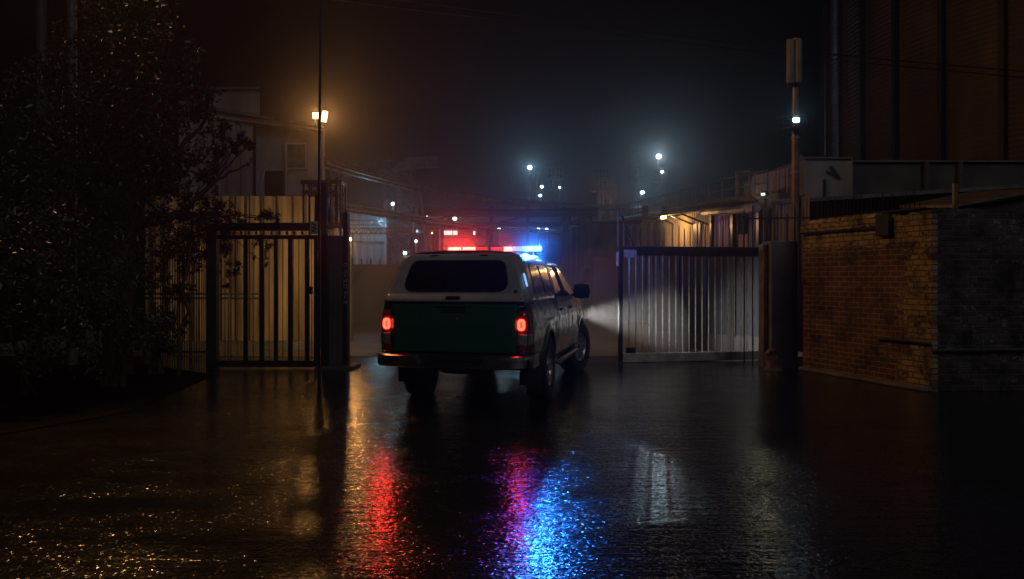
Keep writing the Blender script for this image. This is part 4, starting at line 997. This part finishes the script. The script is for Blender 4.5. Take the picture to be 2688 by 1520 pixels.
# ------------------------------------------------------------------ storage tank
TR, TD = 13.0, 36.0; th = math.atan((2165-1344)/F)+math.asin(TR/TD)
tc_ = Vector((TD*math.sin(th), TD*math.cos(th), 0)); 
tanY = math.sqrt(TD*TD-TR*TR)*math.cos(math.atan((2165-1344)/F)); TH = zat(45, tanY)
tk = thing('storage_tank', 'huge ribbed round storage tank towering over the brick wall', 'tank', tc_); OFF[tk] = Vector((0, 0, 0))
OFF[tk] = Vector(tk.location)
mb = MB(); prof = []; z = 0
while z < TH:
    prof += [(TR, z), (TR-.035, z+.07), (TR, z+.14)]; z += .145
mb.lathe(prof, 120, tc_, 'Z', False); mb.build('shell', M['tank'], tk, smooth=False)
MB().lathe([(TR+.08, TH-.1), (TR+.08, TH+.1), (TR-.3, TH+.15), (0, TH+1.2)], 96, tc_, 'Z', False).build('roof', M['tank_rib'], tk, smooth=True)
toc = math.atan2(-tc_.y, -tc_.x); NR = 46
for k in range(NR):
    a_ = toc+2*math.pi*(k+.35)/NR
    q = tc_+Vector((math.cos(a_), math.sin(a_), 0))*(TR+.07)
    if (q-Vector((0, 0, 0))).length < TD: MB().box((q.x, q.y, TH/2), (.16, .15, TH), a_).build('rib', M['tank_rib'], tk)
# ladder tube on the left edge of the tank
# ------------------------------------------------------------------ low hall before the tank
ly = 19.0
lh = thing('low_concrete_hall', 'low flat roofed concrete hall between the brick wall and the big tank', 'building', (xat(2400, ly), ly, 0)); OFF[lh] = Vector(lh.location)
MB().span((xat(2113, ly), ly, 0), (xat(2238, ly), ly+5, zat(417, ly))).build('wall', M['concrete_pale'], lh)
MB().span((xat(2238, ly)+.004, ly+.12, 0), (xat(2760, ly), ly+5, zat(424, ly))).build('wall', M['concrete_dark'], lh)
MB().span((xat(2110, ly), ly-.06, zat(417, ly)), (xat(2236, ly), ly+5, zat(413, ly))).build('parapet', M['concrete'], lh)
MB().span((xat(2238, ly)+.004, ly+.04, zat(424, ly)), (xat(2762, ly), ly+5, zat(420, ly))).build('parapet', M['concrete'], lh)
for x in (2430, 2520): MB().span((xat(x, ly), ly+.02, 0), (xat(x+10, ly), ly+.117, zat(425, ly))).build('pilaster', M['concrete_dark'], lh)
for pts in (((2165, 470), (2165, 530)), ((2180, 437), (2205, 470)), ((2170, 450), (2200, 466))):
    MB().bar(P(*pts[0], ly-.02), P(*pts[1], ly-.02), .03, .05).build('cable_tray', M['steel_dark'], lh)
for x, h in ((2126, 398), (2140, 404)): MB().span((xat(x, ly), ly+.5, zat(413, ly)), (xat(x+7, ly), ly+.8, zat(h, ly))).build('roof_vent', M['steel_dark'], lh)
# lean-to roof behind the return wall
ey = 13.2
lt = thing('lean_to', 'small lean-to with an orange edged sloping roof above the dark grey wall', 'lean-to', (xat(2600, ey), ey, 0)); OFF[lt] = Vector(lt.location)
MB().slab([P(2500, 545, ey), P(2720, 505, ey), P(2720, 495, ey), P(2500, 537, ey)], (0, 1.8, .15)).build('roof', M['steel_rust'], lt)
MB().slab([(xat(2510, ey), ey+.2, 0), (xat(2720, ey), ey+.2, 0), P(2720, 512, ey+.2), P(2510, 548, ey+.2)], (0, 1.4, 0)).build('wall', M['concrete_dark'], lt)
solo(MB().tube([(xat(2508, 12.6), 12.6, 0), P(2508, 482, 12.6)], .045, 10), 'vent_pipe', M['steel_rust'], 'short upright vent pipe beside the lean-to roof', 'pipe', smooth=True)
# ------------------------------------------------------------------ overhead cables
for k, pts in enumerate((((820, -45), (1040, 0), (1600, 72), (2160, 140), (2760, 194)), ((700, -35), (870, 0), (1500, 76), (2100, 148), (2760, 210)))):
    w3 = [P(x, y, 15+.8*i) for i, (x, y) in enumerate(pts)]
    solo(MB().tube(sag(w3, 8), .014, 6), 'overhead_cable', M['cable'], ['overhead cable crossing the night sky, the upper of two', 'overhead cable crossing the night sky, the lower of two'][k], 'cable', 'overhead cables', smooth=True)

# ------------------------------------------------------------------ wall behind the barred gate
wa, wb_ = P(1700, 930, 18.0), P(2004, 930, 16.2)
yw = thing('haze_backing_wall', 'long bluish grey rendered wall standing in the haze close behind the barred gate', 'wall', ((wa.x+wb_.x)/2, (wa.y+wb_.y)/2, 0)); OFF[yw] = Vector(yw.location)
MB().slab([(wa.x, wa.y, -.02), (wb_.x, wb_.y, -.02), (wb_.x, wb_.y, 2.14), (wa.x, wa.y, 2.22)], (.05, .28, 0)).build('panel', M['haze_blue'], yw, bevel=.02)
MB().slab([(wa.x, wa.y-.05, -.02), (wb_.x, wb_.y-.05, -.02), (wb_.x, wb_.y-.05, .34), (wa.x, wa.y-.05, .34)], (.01, .046, 0)).build('base_course', M['concrete_dark'], yw)
for k in range(5):
    q = wa.lerp(wb_, .02+.24*k); MB().span((q.x-.06, q.y-.10, -.02), (q.x+.06, q.y-.052, 2.16)).build('pier', M['concrete_dark'], yw)
# ------------------------------------------------------------------ pipe rack across the middle of the yard
ry = 35.0
pr = thing('pipe_rack', 'dark steel pipe rack on tall posts crossing the yard above the lightbar', 'pipe rack', (xat(1320, ry), ry, 0)); OFF[pr] = Vector(pr.location)
for y, r in ((549, .07), (556, .05), (562, .09), (583, .05), (588, .06)):
    MB().tube(sag([P(1085, y-2, ry+.2*r*50), P(1230, y+2, ry), P(1400, y+3, ry), P(1570, y-1, ry)], 5), r, 8).build('pipe', M['steel_dark'], pr, smooth=True)
for x in (1112, 1180, 1290, 1385, 1480, 1550):
    MB().bar((xat(x, ry+.3), ry+.3, 0), P(x, 545, ry+.3), .16, .16).build('post', M['steel_dark'], pr)
    MB().bar(P(x-8, 566, ry+.3), P(x+8, 566, ry+.3), .12, .12).build('cross_arm', M['steel_dark'], pr)
for x0, x1 in ((1112, 1180), (1290, 1385), (1480, 1550)):
    MB().bar(P(x0, 590, ry+.3), P(x1, 566, ry+.3), .07).build('brace', M['steel_dark'], pr)
# ------------------------------------------------------------------ trees and shrubs
def leaves(clumps, per, size, name, mat, parent):
    """many small folded leaves scattered through uneven clumps given as (photo x, photo y, depth, photo radius)"""
    allv = []
    for (px, py, Y, rp) in clumps:
        c = np.array(P(px, py, Y)); r = rp/F*Y
        n = int(per*(r/.5)**2.3*rng.uniform(.8, 1.15))
        # sub-clusters inside the clump give twiggy tufts and gaps
        k = max(4, int(n/28)); d = rng.normal(size=(k, 3)); d /= np.linalg.norm(d, axis=1)[:, None]
        sub = c+d*(r*rng.uniform(.25, 1.0, (k, 1))**.6)*np.array([1, .85, .95])
        ii = rng.integers(0, k, n); pos = sub[ii]+rng.normal(size=(n, 3))*r*.13
        L = size*rng.uniform(.6, 1.35, n); W = L*rng.uniform(.36, .52, n)
        a = rng.normal(size=(n, 3)); a[:, 2] -= .35; a /= np.linalg.norm(a, axis=1)[:, None]
        b = np.cross(a, rng.normal(size=(n, 3))); b /= np.linalg.norm(b, axis=1)[:, None]; nn = np.cross(a, b)
        v = np.empty((n, 6, 3)); al, bw_ = a*L[:, None], b*W[:, None]/2; fo = nn*W[:, None]*.18
        v[:, 0] = pos; v[:, 1] = pos+al*.45+bw_+fo; v[:, 2] = pos+al; v[:, 3] = pos+al*.45-bw_+fo; v[:, 4] = pos+al*.5; v[:, 5] = pos
        allv.append(v[:, :5])
    v = np.concatenate(allv); n = len(v); off = np.array(OFF[parent]); v = (v-off).reshape(-1, 3).astype(np.float32)
    idx = (np.arange(n)[:, None]*5+np.array([0, 1, 4, 1, 2, 4, 0, 4, 3, 4, 2, 3])[None]).reshape(-1).astype(np.int32)
    me = bpy.data.meshes.new(name); me.vertices.add(n*5); me.vertices.foreach_set('co', v.reshape(-1))
    nf = n*4; me.loops.add(nf*3); me.loops.foreach_set('vertex_index', idx); me.polygons.add(nf)
    me.polygons.foreach_set('loop_start', np.arange(0, nf*3, 3, dtype=np.int32)); me.polygons.foreach_set('loop_total', np.full(nf, 3, dtype=np.int32))
    me.update(); me.validate(); me.materials.append(mat)
    o = bpy.data.objects.new(name, me); COL.objects.link(o); o.parent = parent; OFF[o] = OFF[parent]
    return o
def limb(mb, a, b, r0, r1, n=6, wob=.08):
    a, b = Vector(a), Vector(b); pts = []
    for i in range(n+1):
        t = i/n; p = a.lerp(b, t); q = math.sin(math.pi*t)*wob*(b-a).length
        pts.append(p+Vector((random.uniform(-1, 1), random.uniform(-1, 1), random.uniform(-.3, 1)))*q*.5)
    mb.tube(pts, [r0+(r1-r0)*i/n for i in range(n+1)], 8); return pts
tY = 12.6
tree = thing('broadleaf_tree', 'big dark broadleaf tree with glinting leaves filling the left of the picture', 'tree', (xat(310, tY), tY, 0)); OFF[tree] = Vector(tree.location)
big = [(280, 30, 12.6, 95), (365, 50, 12.3, 80), (390, 0, 12.8, 60), (310, 150, 12.2, 120), (185, 170, 12.8, 85), (95, 270, 12.5, 110), (445, 130, 12.4, 75), (485, 150, 12.6, 55), (400, 240, 12.2, 110), (500, 250, 12.5, 72), (545, 300, 12.6, 48), (300, 300, 12.0, 130), (190, 370, 12.3, 130), (50, 400, 12.6, 120), (430, 370, 12.4, 90), (530, 380, 12.6, 55), (350, 450, 12.2, 110), (210, 520, 12.2, 120), (70, 560, 12.5, 130), (455, 490, 12.5, 70), (120, 430, 12.8, 110), (0, 300, 12.8, 90), (360, 560, 12.6, 100), (480, 560, 12.6, 60),
       (430, 40, 12.8, 45), (200, 90, 12.8, 55)]
side = [(620, 372, 12.7, 36), (600, 395, 12.7, 28), (648, 385, 12.7, 22), (575, 395, 12.7, 25), (548, 470, 12.6, 30), (520, 440, 12.6, 35), (654, 428, 12.7, 10), (560, 430, 12.6, 18), (590, 345, 12.7, 24), (470, 435, 12.6, 40), (560, 345, 12.7, 30)]
tk_ = MB(); base = Vector((xat(310, tY), tY, 0)); fork = Vector((xat(330, tY), tY, 2.3))
limb(tk_, base-Vector((0, 0, .1)), fork, .24, .17, 6, .05)
for (px, py, Y, rp) in big[::2]: limb(tk_, fork, P(px, py, Y), .085, .02, 7, .10)
j = P(480, 560, 12.6); limb(tk_, fork, j, .10, .06, 5, .06); k_ = P(560, 480, 12.6); limb(tk_, j, k_, .05, .035, 5, .06)
for (px, py, Y, rp) in side: limb(tk_, k_ if py < 470 else j, P(px, py, Y), .03, .008, 6, .10)
tk_.build('trunk', M['bark'], tree, smooth=True)
leaves(big, 620, .085, 'crown', M['leaf'], tree)
leaves(side, 1500, .075, 'side_branch_foliage', M['leaf'], tree)
def shrub(name, label, cat, cl, per, size, basepx, mat='leaf2', group=None, stem=.03, droop=False):
    q = G(*basepx); t = thing(name, label, cat, (q.x, q.y, 0), group); OFF[t] = Vector(t.location)
    mb = MB()
    hub = P(505, 560, 13.15)
    if droop: limb(mb, (q.x, q.y, 0), hub, .03, .018, 8, .06)
    for (px, py, Y, rp) in cl: limb(mb, hub if droop else (q.x+random.uniform(-.15, .15), q.y+random.uniform(-.1, .1), 0), P(px, py, Y), stem, .005, 6, .12)
    mb.build('stems', M['bark'], t, smooth=True); leaves(cl, per, size, 'foliage', M[mat], t)
shrub('shrub', 'large leafy shrub at the left edge below the big tree', 'shrub', [(40, 640, 10, 120), (150, 610, 10.2, 90), (30, 780, 9.8, 120), (160, 760, 9.8, 120), (60, 900, 9.6, 110), (180, 890, 9.7, 100), (-40, 700, 10, 100), (90, 690, 9.6, 80)], 560, .075, (90, 1035), group='shrubs under the tree')
shrub('shrub', 'mid height leafy shrub between the edge shrub and the thin railing', 'shrub', [(290, 660, 11, 90), (250, 780, 10.8, 100), (330, 760, 11, 90), (290, 880, 10.6, 100), (360, 860, 10.9, 70), (240, 640, 11, 60), (330, 640, 11.2, 50)], 600, .075, (300, 1015), group='shrubs under the tree')
shrub('shrub', 'narrow low shrub against the thin railing beside the heavy end post', 'shrub', [(430, 760, 12.8, 45), (415, 830, 12.6, 50), (400, 900, 12.4, 55), (440, 890, 12.6, 40), (385, 700, 12.8, 50), (440, 680, 12.9, 35)], 1300, .07, (415, 985), group='shrubs under the tree')
shrub('climbing_plant', 'straggly climbing plant spilling over the top rail of the left gate', 'climber', [(545, 535, 13.2, 45), (590, 556, 13.2, 36), (510, 590, 13.1, 50), (560, 600, 13.9, 40), (690, 573, 13.3, 24), (715, 570, 13.3, 22), (735, 580, 13.3, 13), (640, 580, 13.3, 18), (590, 650, 14, 34), (612, 700, 14, 22), (690, 640, 14, 26), (680, 680, 14, 20), (560, 690, 14, 26), (470, 640, 13.2, 46), (600, 600, 14, 24), (540, 650, 14, 30), (500, 700, 13.2, 36), (480, 770, 13.2, 34), (460, 850, 13.1, 34), (590, 745, 14, 14)], 3200, .06, (470, 985), stem=.011, droop=True)
# tall street lamp behind the tree, its head above the picture: it makes the glitter on the road and lights the brick wall
sl = thing('street_lamp', 'tall sodium street lamp standing behind the big tree, its head above the crown', 'street lamp', (-7.75, 14.1, 0)); OFF[sl] = Vector(sl.location)
MB().tube([(-7.75, 14.1, 0), (-7.75, 14.1, 8.6), (-7.6, 14.0, 9.1), (-7.1, 13.75, 9.25)], [.09, .07, .05, .04], 10).build('pole', M['steel_grey'], sl, smooth=True)
MB().box((-6.85, 13.62, 9.25), (.26, .7, .12), 1.1).build('lamp_head', M['steel_dark'], sl, bevel=.03)
MB().box((-6.85, 13.62, 9.175), (.16, .5, .03), 1.1).build('lamp_lens', M['e_orange'], sl)
spot('lamp_light', (-6.85, 13.62, 9.12), (-2.3, 4.0, 0), (1, .50, .16), 1300, 54, .8, .10, sl)
spot('lamp_light', (-6.85, 13.62, 9.12), (7.5, 16.0, 4.2), (1, .50, .15), 1050, 92, .8, .10, sl)
